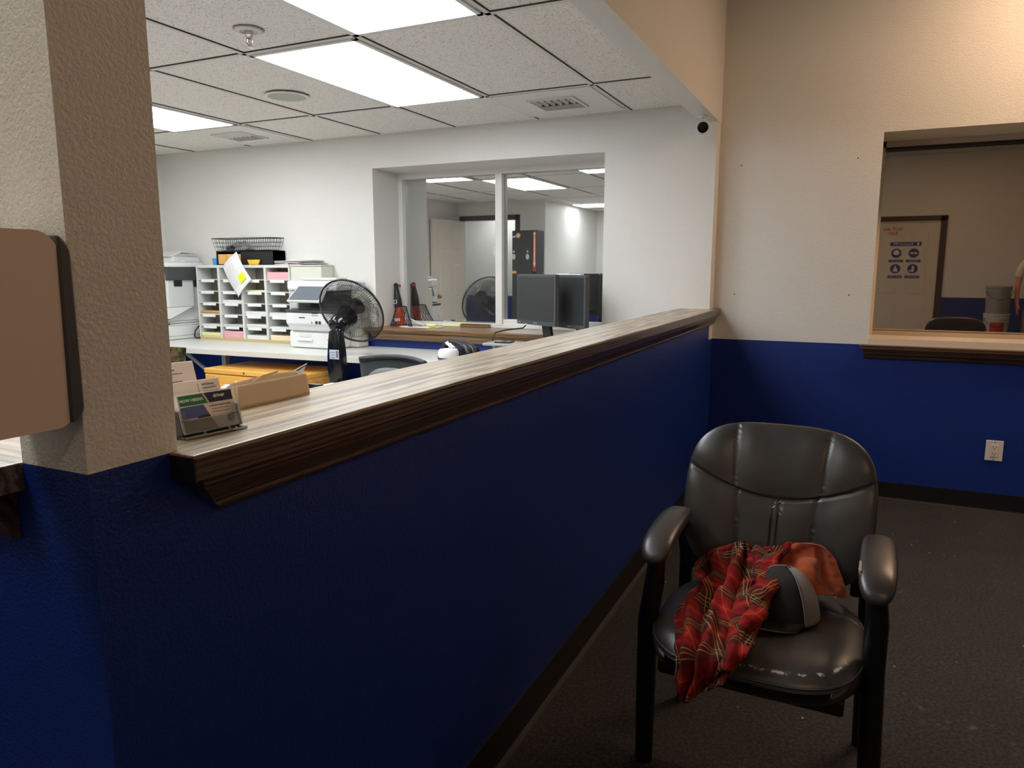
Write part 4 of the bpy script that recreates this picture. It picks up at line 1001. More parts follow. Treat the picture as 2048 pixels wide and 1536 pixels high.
# hanging sheet with note
hs = thing('hanging_sheet', 'white printed sheet with a neon yellow note hanging askew over the sorter', 'paper', (-4.46, 4.355, 1.3))
c4 = [Vector((-4.622, 4.352, 1.350)), Vector((-4.462, 4.350, 1.467)), Vector((-4.315, 4.345, 1.249)), Vector((-4.463, 4.345, 1.110))]
def shf(a, b, off=0): 
    p = c4[0].lerp(c4[1], a).lerp(c4[3].lerp(c4[2], a), b); return p+Vector((0, -.010*math.sin(a*math.pi)-.012*math.sin(b*math.pi)+off, 0))
o = MB().grid(lambda a, b: (shf(a, b),), 12, 16).build('sheet', 'paper', hs, smooth=True); o.modifiers.new('s', 'SOLIDIFY').thickness = .0006
MB().grid(lambda a, b: (shf(.52+.36*a, .62+.24*b, -.002-.006*b),), 6, 6).build('sticky_note', 'sticky', hs, smooth=True)
pl = MB()
for k in range(13):
    b0 = .16+.052*k; w_ = .45+.3*rnd.random()
    if b0 > .58: w_ = .36
    pl.grid(lambda a, b: (shf(.10+w_*a, b0+.012*b, -.0015),), 6, 1)
pl.grid(lambda a, b: (shf(.12+.7*a, .07+.015*b, -.0015),), 6, 1); pl.build('printed_lines', nmat('faint print', rgb(190,190,186), .8), hs)
# ---- MFP copier on the left
cpz = DZ
co_ = thing('copier', 'tall white office copier with tilted touch screen beside the column', 'copier', (-5.1, 4.32, cpz))
MB().box(-5.42, -5.07, 4.12, 4.50, cpz+.002, cpz+.13, .012, 2).build('paper_drawer', 'white_plastic', co_)
MB().box(-5.42, -5.075, 4.10, 4.50, cpz+.132, 1.185, .014, 2).build('body', 'white_plastic', co_)
MB().box(-5.076, -5.035, 4.17, 4.42, 1.02, 1.30, .010, 2).build('finisher', 'light_grey', co_)
MB().box(-5.10, -5.03, 4.10, 4.18, 1.02, 1.30, .012, 2).build('finisher_front', 'white_plastic', co_)
MB().prism([(4.11, 1.02), (4.14, .93), (4.17, .93), (4.40, 1.02)], (-5.074, -5.032), 'x', .004).build('finisher_chute', 'white_plastic', co_)
MB().prism([(-5.40, 1.345), (-5.38, 1.24), (-5.02, 1.24), (-5.00, 1.345)], (4.14, 4.49), 'y', .006).build('scanner_base', 'dark_plastic', co_)
MB().box(-5.034, -5.028, 4.22, 4.30, 1.19, 1.25, .002, 1).build('side_panel', 'black_matte', co_)
MB().box(-5.42, -4.995, 4.13, 4.49, 1.346, 1.385, .008, 2).build('scanner_lid', 'white_plastic', co_)
MB().prism([(4.20, 1.386), (4.22, 1.43), (4.47, 1.425), (4.48, 1.386)], (-5.30, -5.01), 'x', .005).build('document_feeder', 'light_grey', co_)
MB().prism([(4.20, 1.432), (4.32, 1.475), (4.47, 1.468), (4.47, 1.458), (4.32, 1.464), (4.21, 1.425)], (-5.28, -5.03), 'x', .002).build('feeder_tray', 'light_grey', co_)
MB().box(-5.0, -4.99, 4.26, 4.31, 1.385, 1.40, .002, 1).build('paper_sensor', 'white_plastic', co_)
PM = T(-5.20, 4.04, 1.325) @ RY(R(-9)) @ RX(R(-18))
MB().box(-.15, .125, -.018, .018, -.085, .095, .008, 2, mtx=PM).build('control_panel', 'white_plastic', co_)
MB().box(-.14, .100, -.020, -.017, -.074, .082, .002, 1, mtx=PM).build('screen_bezel', 'black_plastic', co_)
MB().box(-.13, .080, -.022, -.0195, -.066, .074, mtx=PM).build('screen', 'screen_on', co_)
MB().prism([(4.04, 1.185), (4.15, 1.13), (4.15, 1.24), (4.06, 1.245)], (-5.36, -5.08), 'x', .006).build('panel_arm', 'white_plastic', co_)
vt = MB()
for (a, b_, n) in ((.92, 1.02, 9), (.868, .905, 4), (.80, .845, 4)):
    for k in range(n):
        for i in range(5): vt.box(-5.077, -5.073, 4.135+i*.012, 4.142+i*.012, a+(b_-a)*k/n, a+(b_-a)*(k+.6)/n)
vt.build('vent_slots', 'ink', co_)
MB().box(-5.0755, -5.0735, 4.12, 4.48, .905, .908).box(-5.0755, -5.0695, 4.13, 4.49, .868, .871).box(-5.0715, -5.0690, 4.15, 4.48, .782, .785).build('panel_seams', 'ink', co_)
cdl = MB().tube([(-5.02, 4.44, .86), (-5.03, 4.40, .82), (-5.02, 4.38, .775), (-5.0, 4.38, .759), (-4.965, 4.40, .758)], .006, 8).build('power_cord', 'black_matte', smooth=True); tag(cdl, 'black power cord between the copier and the mail sorter', 'cord')
# ---- white printer
pr_ = thing('printer', 'white multifunction printer with tilted screen behind the black fan', 'printer', (-3.6, 4.35, DZ))
MB().box(-3.815, -3.395, 4.19, 4.372, DZ+.004, .875, .012, 2).build('cassette', 'white_plastic', pr_)
MB().prism([(4.205, .878), (4.19, .915), (4.17, .935), (4.17, 1.012), (4.372, 1.012), (4.372, .878)], (-3.825, -3.365), 'x', .008).build('body', 'white_plastic', pr_)
MB().box(-3.64, -3.325, 4.374, 4.50, DZ+.004, 1.17, .006, 1).build('rear_housing', 'cabinet_beige', pr_)
MB().box(-3.83, -3.36, 4.172, 4.372, 1.013, 1.035, .004, 1).build('dark_band', 'dark_plastic', pr_)
MB().box(-3.70, -3.37, 4.30, 4.372, 1.036, 1.175, .006, 1).build('output_cavity', 'black_matte', pr_)
MB().box(-3.73, -3.38, 4.20, 4.30, 1.036, 1.046, .003, 1).build('output_tray', 'dark_plastic', pr_)
MB().box(-3.82, -3.75, 4.22, 4.372, 1.036, 1.175, .008, 1).build('left_pillar', 'light_grey', pr_)
MB().box(-3.83, -3.37, 4.20, 4.372, 1.176, 1.245, .014, 2).build('scanner', 'white_plastic', pr_)
MB().box(-3.64, -3.33, 4.374, 4.50, 1.172, 1.24, .01, 1).box(-3.72, -3.40, 4.24, 4.372, 1.246, 1.268, .010, 2).build('lid', 'light_grey', pr_)
SM = T(-3.60, 4.15, 1.150) @ RX(R(-32))
MB().prism([(-.155, -.065), (.150, -.065), (.160, .068), (-.095, .068)], (-.012, .012), 'y', .004, mtx=SM).build('control_panel', 'white_plastic', pr_)
MB().prism([(-.138, -.054), (.134, -.054), (.144, .058), (-.085, .058)], (-.015, -.0115), 'y', mtx=SM).build('screen', 'screen_glass', pr_)
MB().box(-3.72, -3.61, 4.186, 4.191, .835, .862, .002, 1).build('handle_recess', 'cabinet_beige', pr_)
MB().box(-3.735, -3.595, 4.176, 4.192, .806, .832, .006, 2).build('tray_handle', 'white_plastic', pr_)
pd = MB().box(-3.78, -3.42, 4.1885, 4.191, .884-.012, .8745)
pd.box(-3.46, -3.452, 4.187, 4.19, .82, .826); pd.build('seam', 'ink', pr_)
ic = MB()
ic.box(-3.70, -3.645, 4.1685, 4.1705, .975, .982).box(-3.585, -3.52, 4.1685, 4.1705, .995, .998).box(-3.58, -3.525, 4.1685, 4.1705, 1.01, 1.016)
for k, x in enumerate((-3.55, -3.52)): ic.box(x, x+.022, 4.1685, 4.1705, .935, .957)
ic.box(-3.585, -3.577, 4.1685, 4.1705, .94, .95); ic.box(-3.43, -3.412, 4.1885, 4.1905, .775, .79); ic.build('printed_icons', 'ink_dark', pr_)
# ---- pedestal fan
FX, FY = -2.985, 3.70
fn_ = thing('pedestal_fan', 'black pedestal fan with round wire cage in front of the white counter', 'fan', (FX, FY, 0))
MB().lathe([(.0, 0), (.20, 0), (.205, .01), (.19, .028), (.06, .045), (.035, .07)], 40, (FX, FY, 0)).build('base', 'black_plastic', fn_, smooth=True, angle=50)
MB().tube([(FX, FY, .06), (FX, FY, .62)], .017, 16).build('pole', 'chrome', fn_, smooth=True)
MB().tube([(FX, FY, .58), (FX, FY, .66)], .026, 16).tube([(FX+.02, FY-.02, .625), (FX+.045, FY-.045, .625)], .012, 10).build('height_collar', 'black_plastic', fn_, smooth=True, angle=40)
nb = MB(); pf2 = [(.045, .60), (.060, .70), (.058, .78), (.050, .86), (.038, .945)]
nb.prism([(FX-w, z) for w, z in pf2]+[(FX+w, z) for w, z in reversed(pf2)], (FY-.03, FY+.03), 'y', .010); nb.build('neck', 'black_plastic', fn_, smooth=True, angle=40)
MB().box(FX-.034, FX+.040, FY-.0325, FY-.030, .765, .825).build('label_sticker', nmat('pale blue sticker', rgb(168,186,198), .5), fn_)
MB().box(FX-.028, FX+.012, FY-.0332, FY-.0322, .772, .776).box(FX-.028, FX+.010, FY-.0332, FY-.0322, .79, .793).box(FX-.028, FX+.012, FY-.0332, FY-.0322, .806, .809).box(FX+.020, FX+.034, FY-.0332, FY-.0322, .775, .818).build('sticker_print', 'ink', fn_)
ax = Vector((-.09, .90, .44)).normalized(); FC = Vector((-3.045, 3.94, 1.052)); Q_ = ax.to_track_quat('Z', 'Y').to_matrix().to_4x4(); FM = Matrix.Translation(FC) @ Q_
RC = .232
MB().lathe([(.0, -.225), (.035, -.225), (.058, -.205), (.066, -.16), (.066, -.09), (.074, -.055), (.0, -.05)], 32, mtx=FM).build('motor_housing', 'black_plastic', fn_, smooth=True, angle=50)
MB().tube([FC-ax*.13+Vector((0,0,-.02)), (FX, FY+.005, .90)], .03, 14).build('tilt_joint', 'black_plastic', fn_, smooth=True)
rim = [FM @ Vector((RC*math.cos(2*math.pi*k/72), RC*math.sin(2*math.pi*k/72), 0)) for k in range(72)]
MB().tube(rim, .0065, 8, closed=True).build('cage_rim', 'black_plastic', fn_, smooth=True)
for nm, sg_, dep in (('rear_grille', -1, .065), ('front_grille', 1, .070)):
    mb = MB(); N = 96
    for k in range(N):
        th = 2*math.pi*k/N; tw = .22
        pts = []
        for j, (r, h) in enumerate(((.062, 1.0), (.13, .95), (.195, .72), (.224, .35), (RC, .02))):
            t2 = th+tw*(1-r/RC)*sg_; pts.append(FM @ Vector((r*math.cos(t2), r*math.sin(t2), sg_*dep*h)))
        mb.tube(pts, .0013, 4, caps=False)
    for r, h in ((.105, .98), (.165, .85), (.215, .48)):
        mb.tube([FM @ Vector((r*math.cos(2*math.pi*k/60), r*math.sin(2*math.pi*k/60), sg_*dep*h)) for k in range(60)], .0013, 4, closed=True)
    mb.build(nm, 'black_metal', fn_)
MB().lathe([(.0, .070), (.06, .070), (.062, .074), (.0, .080)], 32, mtx=FM).build('badge', 'black_plastic', fn_, smooth=True, angle=40)
smoke = nmat('smoky translucent plastic', rgb(60,60,60), .2, alpha=.4); 
sb_ = smoke.node_tree; tr = sb_.nodes.new('ShaderNodeBsdfTransparent'); mx_ = sb_.nodes.new('ShaderNodeMixShader'); mx_.inputs[0].default_value = .16
ou = [n for n in sb_.nodes if n.type == 'OUTPUT_MATERIAL'][0]; sb_.links.new(tr.outputs[0], mx_.inputs[1]); sb_.links.new(sb_.nodes['Principled BSDF'].outputs[0], mx_.inputs[2]); sb_.links.new(mx_.outputs[0], ou.inputs[0])
MB().lathe([(.022, -.03), (.024, .035), (.0, .04)], 24, mtx=FM).build('hub', 'black_matte', fn_, smooth=True, angle=40)
for k in range(5):
    def bl(a, b, k=k):
        r = .03+.165*b; w_ = .95*(.35+.65*math.sin(min(1, b*1.15)*math.pi*.62)); th = 2*math.pi*k/5+(a-.5)*w_*1.15+.35*b
        return (FM @ Vector((r*math.cos(th), r*math.sin(th), .030*(a-.5)*2*(1-.35*b))),)
    o = MB().grid(bl, 12, 12).build('blade', smoke, fn_, smooth=True); o.modifiers.new('s', 'SOLIDIFY').thickness = .002
# ---- monitors
def monitor(xl, yl, xr, yr, z0, z1, label, stand=True):
    cx, cy = (xl+xr)/2, (yl+yr)/2; w = math.hypot(xr-xl, yr-yl); a = math.atan2(yr-yl, xr-xl)
    t = thing('monitor', label, 'monitor', (cx, cy, DZ)); m_ = T(cx, cy, 0) @ RZ(a)
    MB().box(-w/2, w/2, 0, .035, z0, z1, .006, 2, mtx=m_).box(-w/2+.04, w/2-.04, .035, .065, z0+.04, z1-.04, .01, 1, mtx=m_).build('casing', 'dark_plastic', t)
    MB().box(-w/2+.016, w/2-.016, -.0015, .0005, z0+.028, z1-.016, mtx=m_).build('screen', 'screen', t)
    MB().box(-w/2+.015, -w/2+.04, -.001, .0002, z0+.012, z0+.016, mtx=m_).box(-.02, .02, -.001, .0002, z0+.012, z0+.017, mtx=m_).build('badge', 'grey_plastic', t)
    MB().prism([(.06, DZ+.015), (.15, DZ+.015), (.08, z0+.10), (.0, z0+.10)], (.036, .062), 'y', .006, mtx=m_).build('stand', 'black_matte', t)
    MB().box(.0, .17, .0, .085, DZ+.001, DZ+.018, .006, 2, mtx=m_).build('foot', 'black_matte', t)
    return t
monitor(-2.055, 4.42, -1.70, 4.22, .972, 1.297, 'dark screened monitor turned to the left, left of the two at the window')
tps = None
m2 = monitor(-1.80, 4.53-.065, -1.515, 4.25, .955, 1.292, 'dark screened monitor at the right, nearer the half wall')
a_ = math.atan2(-.215, .285); MB().box(-.17, .12, .002, .03, 1.2925, 1.300, .002, 1, mtx=T(-1.6575, 4.3575, 0) @ RZ(a_)).build('bezel_reflection_strip', 'paper', m2)  # white strip imitates the bright reflection of the top bezel
cab = MB().tube([(-1.935, 4.30, .972), (-1.94, 4.27, .955), (-2.03, 4.20, .945), (-2.075, 4.14, .93), (-2.085, 4.12, .90), (-2.08, 4.12, DZ+.008)], .005, 8).build('white_tipped_cable', 'black_matte', smooth=True); tag(cab, 'black cable curling down in front of the left monitor', 'cable')
MB().ball((-1.935, 4.303, .975), .008, .008, .008, 12, 8).build('cable_tip', 'paper', cab, smooth=True)
kb = thing('laptop', 'flat grey closed laptop on a stand in front of the monitors', 'laptop', (-1.86, 4.0, DZ))
MB().box(-2.06, -1.70, 3.93, 4.13, .868, .884, .005, 2).build('lid', 'grey_plastic', kb)
for x in (-2.0, -1.76): MB().box(x-.01, x+.01, 3.97, 4.10, DZ+.001, .868).build('stand', 'grey_plastic', kb)
MB().box(-2.00, -1.90, 3.97, 4.06, .8845, .892, .003, 1).build('touchpad_device', 'black_plastic', kb)
M['black_leather_pad'] = nmat('black padded plastic', rgb(34,34,35), .42)
# ---- desk phone
ph = thing('desk_phone', 'black leather padded phone handset on its base, above the counter edge', 'phone', (-2.32, 4.08, DZ))
PMX = T(-2.30, 4.07, DZ) @ RZ(R(-20))
MB().prism([(-.10, .002), (.10, .002), (.10, .03), (-.10, .085)], (-.10, .09), 'x', .006, mtx=PMX @ RZ(R(90))).build('base', 'black_matte', ph)
hp = [(-.12, -.02, .07), (-.11, -.02, .10), (-.05, -.02, .118), (.03, -.02, .108), (.09, -.02, .085), (.11, -.02, .05)]
MB().tube(hp, [.024, .028, .020, .019, .026, .020], 14, mtx=PMX).tube([(x, y+.055, z-.01) for x, y, z in hp], [.018, .026, .024, .022, .024, .016], 14, mtx=PMX).build('handset', 'black_leather_pad', ph, smooth=True, angle=50)
bt = MB()
for i in range(3):
    for j in range(3): bt.box(.03+i*.02, .042+i*.02, -.075+j*.016, -.065+j*.016, .05-i*.007, .062-i*.007, .001, 1, mtx=PMX)
bt.build('buttons', 'dark_plastic', ph)
# ---- wipes tub
wt = thing('wipes_tub', 'white lidded wipes tub with blue band and a wipe poking out', 'tub', (-1.93, 3.33, 0))
wx, wy, wz = -1.965, 3.36, .735
MB().lathe([(.0, wz), (.05, wz), (.052, wz+.01), (.052, wz+.125), (.048, wz+.13)], 28, (wx, wy, 0)).build('tub', 'blue_dot', wt, smooth=True, angle=40)
MB().lathe([(.052, wz+.128), (.055, wz+.130), (.055, wz+.158), (.048, wz+.172), (.02, wz+.176), (.0, wz+.176)], 28, (wx, wy, 0)).build('lid', 'white_plastic', wt, smooth=True, angle=50)
tp = MB().grid(lambda a, b: (Vector((wx+.035*(a-.5)+.012*math.sin(b*5)+.01, wy+.010*math.sin(a*7), wz+.172+.045*b*(1-.5*abs(a-.4)))),), 12, 8)
o = tp.build('wipe', 'paper', wt, smooth=True); o.modifiers.new('s', 'SOLIDIFY').thickness = .002
tb = thing('side_table', 'small white table carrying the wipes tub behind the half wall', 'table', (-1.9, 3.4, 0))
MB().box(-2.12, -1.72, 3.24, 3.62, .70, .733, .004, 1).build('tabletop', 'laminate', tb)
for x in (-2.09, -1.75):
    for y in (3.27, 3.59): MB().box(x-.015, x+.015, y-.015, y+.015, 0, .70).build('leg', 'grey_plastic', tb)
# ---- office chair
oc = thing('office_chair', 'black backed swivel chair with grey upholstery tucked behind the half wall', 'chair', (-1.98, 2.95, 0))
def ocb(a, b):
    x = (a-.5)*2; w_ = .185*(.80+.20*math.sin(b*1.6)) ; return (Vector((-1.98+x*w_, 2.90-.05*x*x+.03*(1-b), .55+.362*b-.014*x*x*b)),)
o = MB().grid(ocb, 24, 20).build('backrest_shell', 'dark_plastic', oc, smooth=True); mo = o.modifiers.new('s', 'SOLIDIFY'); mo.thickness = .022
MB().tube([ocb(k/20, 1)[0] for k in range(21)], .014, 10).build('top_roll', 'black_matte', oc, smooth=True)
mb = MB(); mb._merge(cushion(lambda th: superell(th, .165, .15, 2.6), lambda r: .03*max(0, 1-r**4)**.5, lambda r: .01*max(0, 1-r**4)**.5, 16, 60)); mb.build('back_pad', 'mesh_grey', oc, smooth=True, mtx=T(-1.975, 2.845, .718) @ RX(R(90)))
mb = MB(); mb._merge(cushion(lambda th: superell(th, .24, .23, 3), lambda r: .04*max(0, 1-r**5)**.5, lambda r: .03*max(0, 1-r**6)**.5, 16, 60)); mb.build('seat', 'mesh_grey', oc, smooth=True, mtx=T(-1.98, 2.66, .47))
MB().tube([(-1.98, 2.90, .60), (-1.98, 2.92, .44), (-1.98, 2.70, .42)], .02, 10).build('back_bar', 'black_matte', oc, smooth=True)
MB().tube([(-1.98, 2.68, .10), (-1.98, 2.68, .44)], .026, 14).build('gas_lift', 'black_matte', oc, smooth=True)
for k in range(5):
    a = 2*math.pi*k/5+.3; e = (-1.98+.28*math.cos(a), 2.68+.28*math.sin(a))
    l_ = MB().tube([(-1.98, 2.68, .11), (e[0], e[1], .075)], [.024, .014], 10).build('leg', 'black_matte', oc, smooth=True)
    MB().lathe([(.027, -.012), (.027, .012)], 18, mtx=T(e[0], e[1], .028) @ RZ(a) @ RX(R(90))).build('caster', 'black_plastic', l_)
# ---- on the window sill
def spray_bottle(x, y, z, lean, label):
    t = thing('spray_can', label, 'bottle', (x, y, z)); m_ = T(x, y, z) @ RY(R(lean))
    MB().lathe([(.028, 0), (.030, .004), (.030, .125), (.026, .14)], 24, mtx=m_).build('label_wrap', 'bottle_label', t, smooth=True, angle=40)
    MB().lathe([(.030, .135), (.031, .15), (.030, .20), (.022, .25), (.016, .29), (.017, .315), (.008, .325)], 24, mtx=m_).build('black_top', 'black_matte', t, smooth=True, angle=40)
    MB().box(-.026, .02, -.0315, -.029, .03, .052, mtx=m_).build('white_strip', 'paper', t)
    tg = MB().tube([(-.018, -.026, .165), (.008, -.030, .17), (.006, -.030, .195), (-.014, -.028, .195), (-.018, -.026, .165)], .003, 6, mtx=m_).build('tag_ring', 'paper', t)
    MB().box(-.006, .016, .0, .045, .292, .312, .003, 1, mtx=m_).build('trigger', 'red', t)
    return t
spray_bottle(-3.222, 4.775, .9005, -6, 'black topped spray can with orange label leaning at the window frame')
wb = thing('wire_stand', 'flared black wire stand holding the spray can on the sill', 'stand', (-3.17, 4.76, .9))
mb = MB(); N = 18
for k in range(N):
    for s in (-1, 1):
        a0 = 2*math.pi*k/N; a1 = a0+s*.9
        mb.tube([(-3.188+.076*math.cos(a0), 4.735+.10*math.sin(a0), .9025), (-3.20+.042*math.cos(a1), 4.76+.042*math.sin(a1), 1.045)], .0013, 5)
mb.build('crossed_wires', 'black_metal', wb)
MB().tube([(-3.188+.076*math.cos(k/16*math.pi), 4.735+.10*math.sin(k/16*math.pi), .9025) for k in range(32)], .0022, 6, closed=True).tube([(-3.20+.042*math.cos(k/12*math.pi), 4.76+.042*math.sin(k/12*math.pi), 1.045) for k in range(24)], .0022, 6, closed=True).build('rings', 'black_metal', wb)
wp_ = thing('paper_scraps', 'white papers and cut strips lying on the office window sill', 'paper', (-3.0, 4.72, .9))
for k, (x, y, w_, d_, a, m_) in enumerate(((-2.97, 4.62, .22, .10, 8, 'paper'), (-2.86, 4.68, .16, .09, -14, 'yellow_paper'), (-3.03, 4.60, .13, .07, 22, 'paper'))):
    MB().box(-w_/2, w_/2, -d_/2, d_/2, 0, .002, mtx=T(x, y, .9005+.0025*k) @ RZ(R(a))).build('sheet', m_, wp_)
MB().tube([(-3.075, 4.70, .955), (-2.96, 4.70, .908)], .003, 6).tube([(-2.80, 4.74, .95), (-2.85, 4.74, .908)], .002, 6).build('drinking_straw', 'paper', wp_)
MB().lathe([(.038, 0), (.048, .016), (.044, .016), (.034, .003)], 24, (-2.88, 4.68, .908), sy=.7).build('foil_dish', 'yellow_paper', wp_, smooth=True)
MB().box(-3.02, -2.985, 4.575, 4.585, .9085, .918, .001, 1).build('clip', 'black_matte', wp_)
wd = thing('wooden_bar', 'short wooden bar lying against the office window rail', 'wood', (-2.58, 4.8, .9))
MB().box(-2.70, -2.46, 4.80, 4.835, .9005, .925, .003, 1).build('bar', 'sill_wood', wd)
MB().box(-2.86, -2.705, 4.80, 4.83, .9005, .918, .002, 1).build('pale_stick', 'yellow_paper', wd)

# ---- black cabinet seen in the office window reflection
bk = thing('black_cabinet', 'tall black cabinet with stickers and a red arrow strip, seen in the office window', 'cabinet', (-4.22, .25, 0))
MB().box(-4.43, -4.06, .155, .42, .02, 1.86, .006, 1).build('body', 'black_matte', bk)
MB().box(-4.425, -4.12, .421, .436, .05, 1.85, .004, 1).build('door', 'screen', bk)
MB().lathe([(.035, 0), (.035, .002)], 24, mtx=T(-4.33, .4375, 1.79) @ RX(R(-90))).build('round_sticker', nmat('orange round sticker', rgb(220,160,90), .6), bk)
MB().lathe([(.024, 0), (.024, .002)], 24, mtx=T(-4.33, .4395, 1.79) @ RX(R(-90))).build('sticker_centre', 'cream_paper', bk)
MB().box(-4.42, -4.37, .436, .438, 1.765, 1.785).build('small_label', 'paper', bk)
for (x, z) in ((-4.40, 1.55), (-4.19, 1.55)):
    s_ = MB().lathe([(.026, 0), (.026, .002)], 20, mtx=T(x, .4375, z-.05) @ RX(R(-90)), sy=1.5).lathe([(.016, 0), (.016, .002)], 6, mtx=T(x, .4375, z+.02) @ RX(R(-90))).build('flower_sticker', 'light_grey', bk)
MB().box(-4.42, -4.36, .436, .438, 1.27, 1.305).build('yellow_label', 'yellow', bk)
MB().box(-4.115, -4.065, .421, .424, 1.30, 1.85).build('red_strip', 'red', bk)
MB().box(-4.10, -4.08, .424, .4255, 1.42, 1.78).prism([(-4.11, 1.42), (-4.07, 1.42), (-4.09, 1.35)], (.424, .4255), 'y').box(-4.105, -4.075, .424, .4255, 1.79, 1.83).build('arrow', 'cream_paper', bk)
# ---- pails behind the camera
def pail(x, y, z, mat, label):
    t = thing('pail', label, 'bucket', (x, y, z), group=None)
    MB().lathe([(.0, 0), (.132, 0), (.135, .01), (.148, .30), (.152, .30), (.152, .315), (.148, .32), (.149, .335), (.156, .337), (.156, .365), (.0, .366)], 36, (x, y, z)).build('body', mat, t, smooth=True, angle=35)
    MB().tube([(x+.153*math.cos(k/16*math.pi), y+.10+.07*math.sin(k/16*math.pi), z+.31-.12*math.sin(k/16*math.pi)) for k in range(17)], .003, 6).build('bail_handle', 'wire', t)
    return t
PX, PY = 1.72, -1.75
pail(PX, PY, 0, 'bucket_w', 'white pail at the bottom of the stack reflected in the lobby window')
p2 = pail(PX, PY, .367, 'bucket_w', 'white pail with red label in the middle of the reflected stack')
MB().grid(lambda a, b: (Vector((PX+.152*math.cos(R(60+65*a)), PY+.152*math.sin(R(60+65*a)), .367+.08+.17*b)),), 12, 2).build('red_label', 'red', p2)
p3 = pail(PX, PY, .734, 'bucket', 'plain grey pail on top of the reflected stack')
# ---- person behind the camera, mirrored at the right edge of the lobby window
pe = thing('person', 'person in an off white shirt and khaki trousers standing by the pails', 'person', (2.22, -1.85, 0))
def skin_mesh(verts, edges, radii, root, name, mat, parent, sub=2):
    me = bpy.data.meshes.new(name); me.from_pydata(verts, edges, []); o = bpy.data.objects.new(name, me); COL.objects.link(o)
    me.materials.append(M[mat]); o.parent = parent; o.matrix_parent_inverse = Matrix.Translation(parent.location).inverted()
    o.modifiers.new('skin', 'SKIN'); me.skin_vertices or None
    if not me.skin_vertices: me.attributes
    lay = me.skin_vertices[0].data
    for i, r in enumerate(radii): lay[i].radius = (r, r*.85) if not isinstance(r, tuple) else r; lay[i].use_root = (i == root)
    o.modifiers.new('sub', 'SUBSURF').render_levels = sub
    o.modifiers['skin'].use_smooth_shade = True
    return o
bx_, by_ = 2.19, -1.85
def V(x, y, z): return (bx_+x, by_+y, z)
verts = [V(0,0,.95), V(0,0,1.10), V(0,.01,1.28), V(0,0,1.42), V(0,.0,1.50), V(0,.02,1.58), V(0,.03,1.66), V(0,.02,1.74)]
rad = [(.155,.115), (.145,.105), (.17,.115), (.15,.10), (.055,.055), (.062,.075), (.075,.092), (.06,.08)]
edges = [(i, i+1) for i in range(7)]
def chain(start, pts):
    prev = start
    for p, r in pts: verts.append(p); rad.append(r); edges.append((prev, len(verts)-1)); prev = len(verts)-1
    return prev
for s in (-1, 1):
    e = chain(3, [(V(s*.17,0,1.42), .055), (V(s*.215,.0,1.36), .052), (V(s*.25,.02,1.12), .042), (V(s*.255,.08,.92), .032), (V(s*.25,.10,.86), .026), (V(s*.25,.115,.82), (.022,.04))])
    for k, (dy, l) in enumerate(((-.028,.065), (-.009,.078), (.010,.072), (.028,.058))):
        chain(e, [(V(s*.25,.115+dy,.79), .0095), (V(s*.245,.125+dy,.79-l*.55), .009), (V(s*.235,.13+dy,.79-l), .008)])
    chain(e, [(V(s*.235,.155,.825), .010), (V(s*.225,.175,.79), .009)])
    chain(0, [(V(s*.09,0,.88), .085), (V(s*.10,.01,.50), .058), (V(s*.11,-.01,.10), .038), (V(s*.115,.01,.05), (.04,.04)), (V(s*.12,.12,.035), (.04,.028))])
skin_mesh(verts, edges, rad, 0, 'body', 'skin', pe)
v2 = [V(0,0,.90), V(0,0,1.10), V(0,.01,1.28), V(0,0,1.40), V(0,0,1.465)]; r2 = [(.175,.135), (.165,.125), (.19,.135), (.165,.115), (.07,.07)]; e2 = [(0,1),(1,2),(2,3),(3,4)]
for s in (-1, 1):
    n0 = len(v2); v2 += [V(s*.17,0,1.42), V(s*.222,0,1.35), V(s*.248,.01,1.19)]; r2 += [.075, .072, .066]; e2 += [(3,n0),(n0,n0+1),(n0+1,n0+2)]
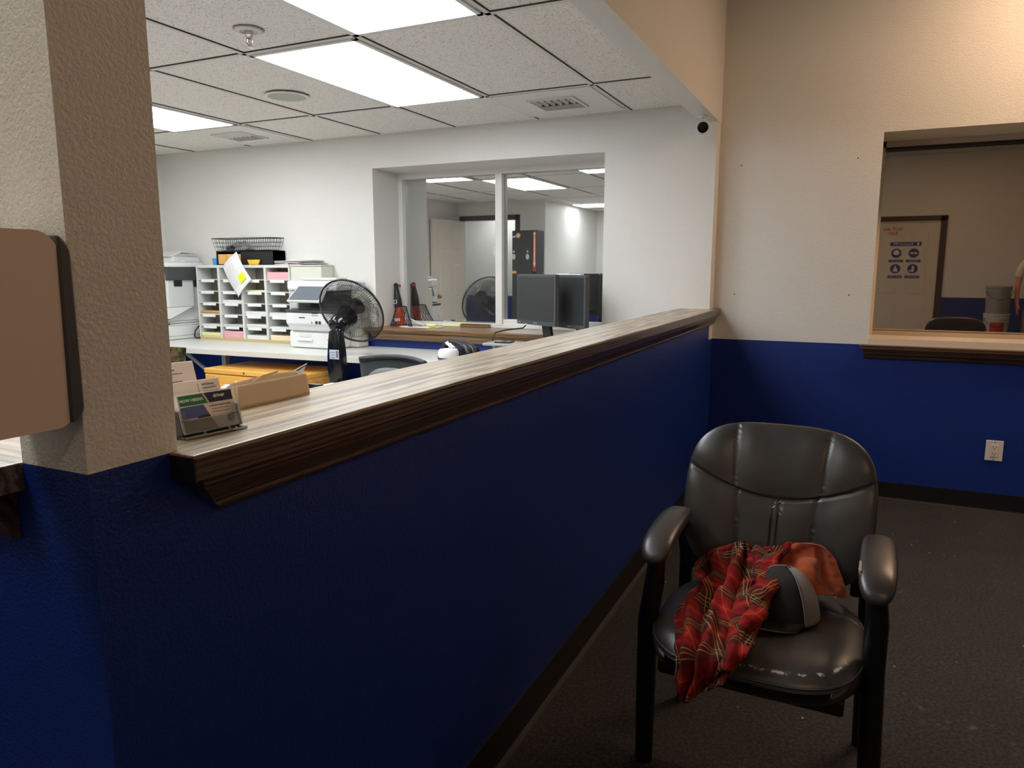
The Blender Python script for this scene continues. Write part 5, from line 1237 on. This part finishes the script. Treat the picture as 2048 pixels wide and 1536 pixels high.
skin_mesh(v2, e2, r2, 0, 'shirt', 'shirt_white', pe)
v3 = [V(0,0,.95), V(0,0,.90)]; r3 = [(.165,.125), (.16,.12)]; e3 = [(0,1)]
for s in (-1, 1):
    n0 = len(v3); v3 += [V(s*.092,0,.85), V(s*.10,.01,.50), V(s*.11,-.01,.09)]; r3 += [.10, .078, .068]; e3 += [(1,n0),(n0,n0+1),(n0+1,n0+2)]
skin_mesh(v3, e3, r3, 0, 'trousers', 'khaki', pe)
for s in (-1, 1): MB().prism([(bx_+s*.12+a, by_+b) for a, b in ((-.045,-.08), (.045,-.08), (.05,.10), (.03,.19), (-.03,.19), (-.05,.10))], (0, .075), 'z', .02).build('shoe', 'black_matte', pe)
MB().ball((bx_, by_+.015, 1.71), .083, .100, .085).build('hair', 'hair', pe, smooth=True)
for s in (-1, 1): 
    MB().ball((bx_+s*.032, by_+.105, 1.665), .012, .008, .008, 12, 8).build('eye', 'eye', pe, smooth=True)
    MB().ball((bx_+s*.083, by_+.03, 1.655), .010, .020, .030, 12, 8).build('ear', 'skin', pe, smooth=True)
MB().prism([(by_+.10, 1.66), (by_+.138, 1.625), (by_+.10, 1.615)], (bx_-.013, bx_+.013), 'x', .004).build('nose', 'skin', pe, smooth=True)
MB().box(bx_-.025, bx_+.025, by_+.095, by_+.112, 1.592, 1.600, .003, 1).build('mouth', 'red', pe)

GR = {'card_holder': 'card holders on the counter end', 'business_cards': 'card stacks on the counter end', 'pail': 'stacked pails behind the camera', 'monitor': 'monitors by the office window',
      'ceiling_vent': 'louvred vents in the office ceiling', 'armchair': 'leather lobby armchairs', 'paper_stack': 'paper stacks in the mail sorter', 'counter_top': 'stained pine counter tops'}
for o in bpy.data.objects:
    if o.parent is None:
        k = o.name.split('.')[0]
        if k in GR: o['group'] = GR[k]
        if k == 'ceiling_light': o['group'] = 'round and panel lamps of the lobby ceiling' if o.location.z > 2.6 else 'lit panels in the office ceiling'
for o in bpy.data.objects:
    if '_local' in o: del o['_local']
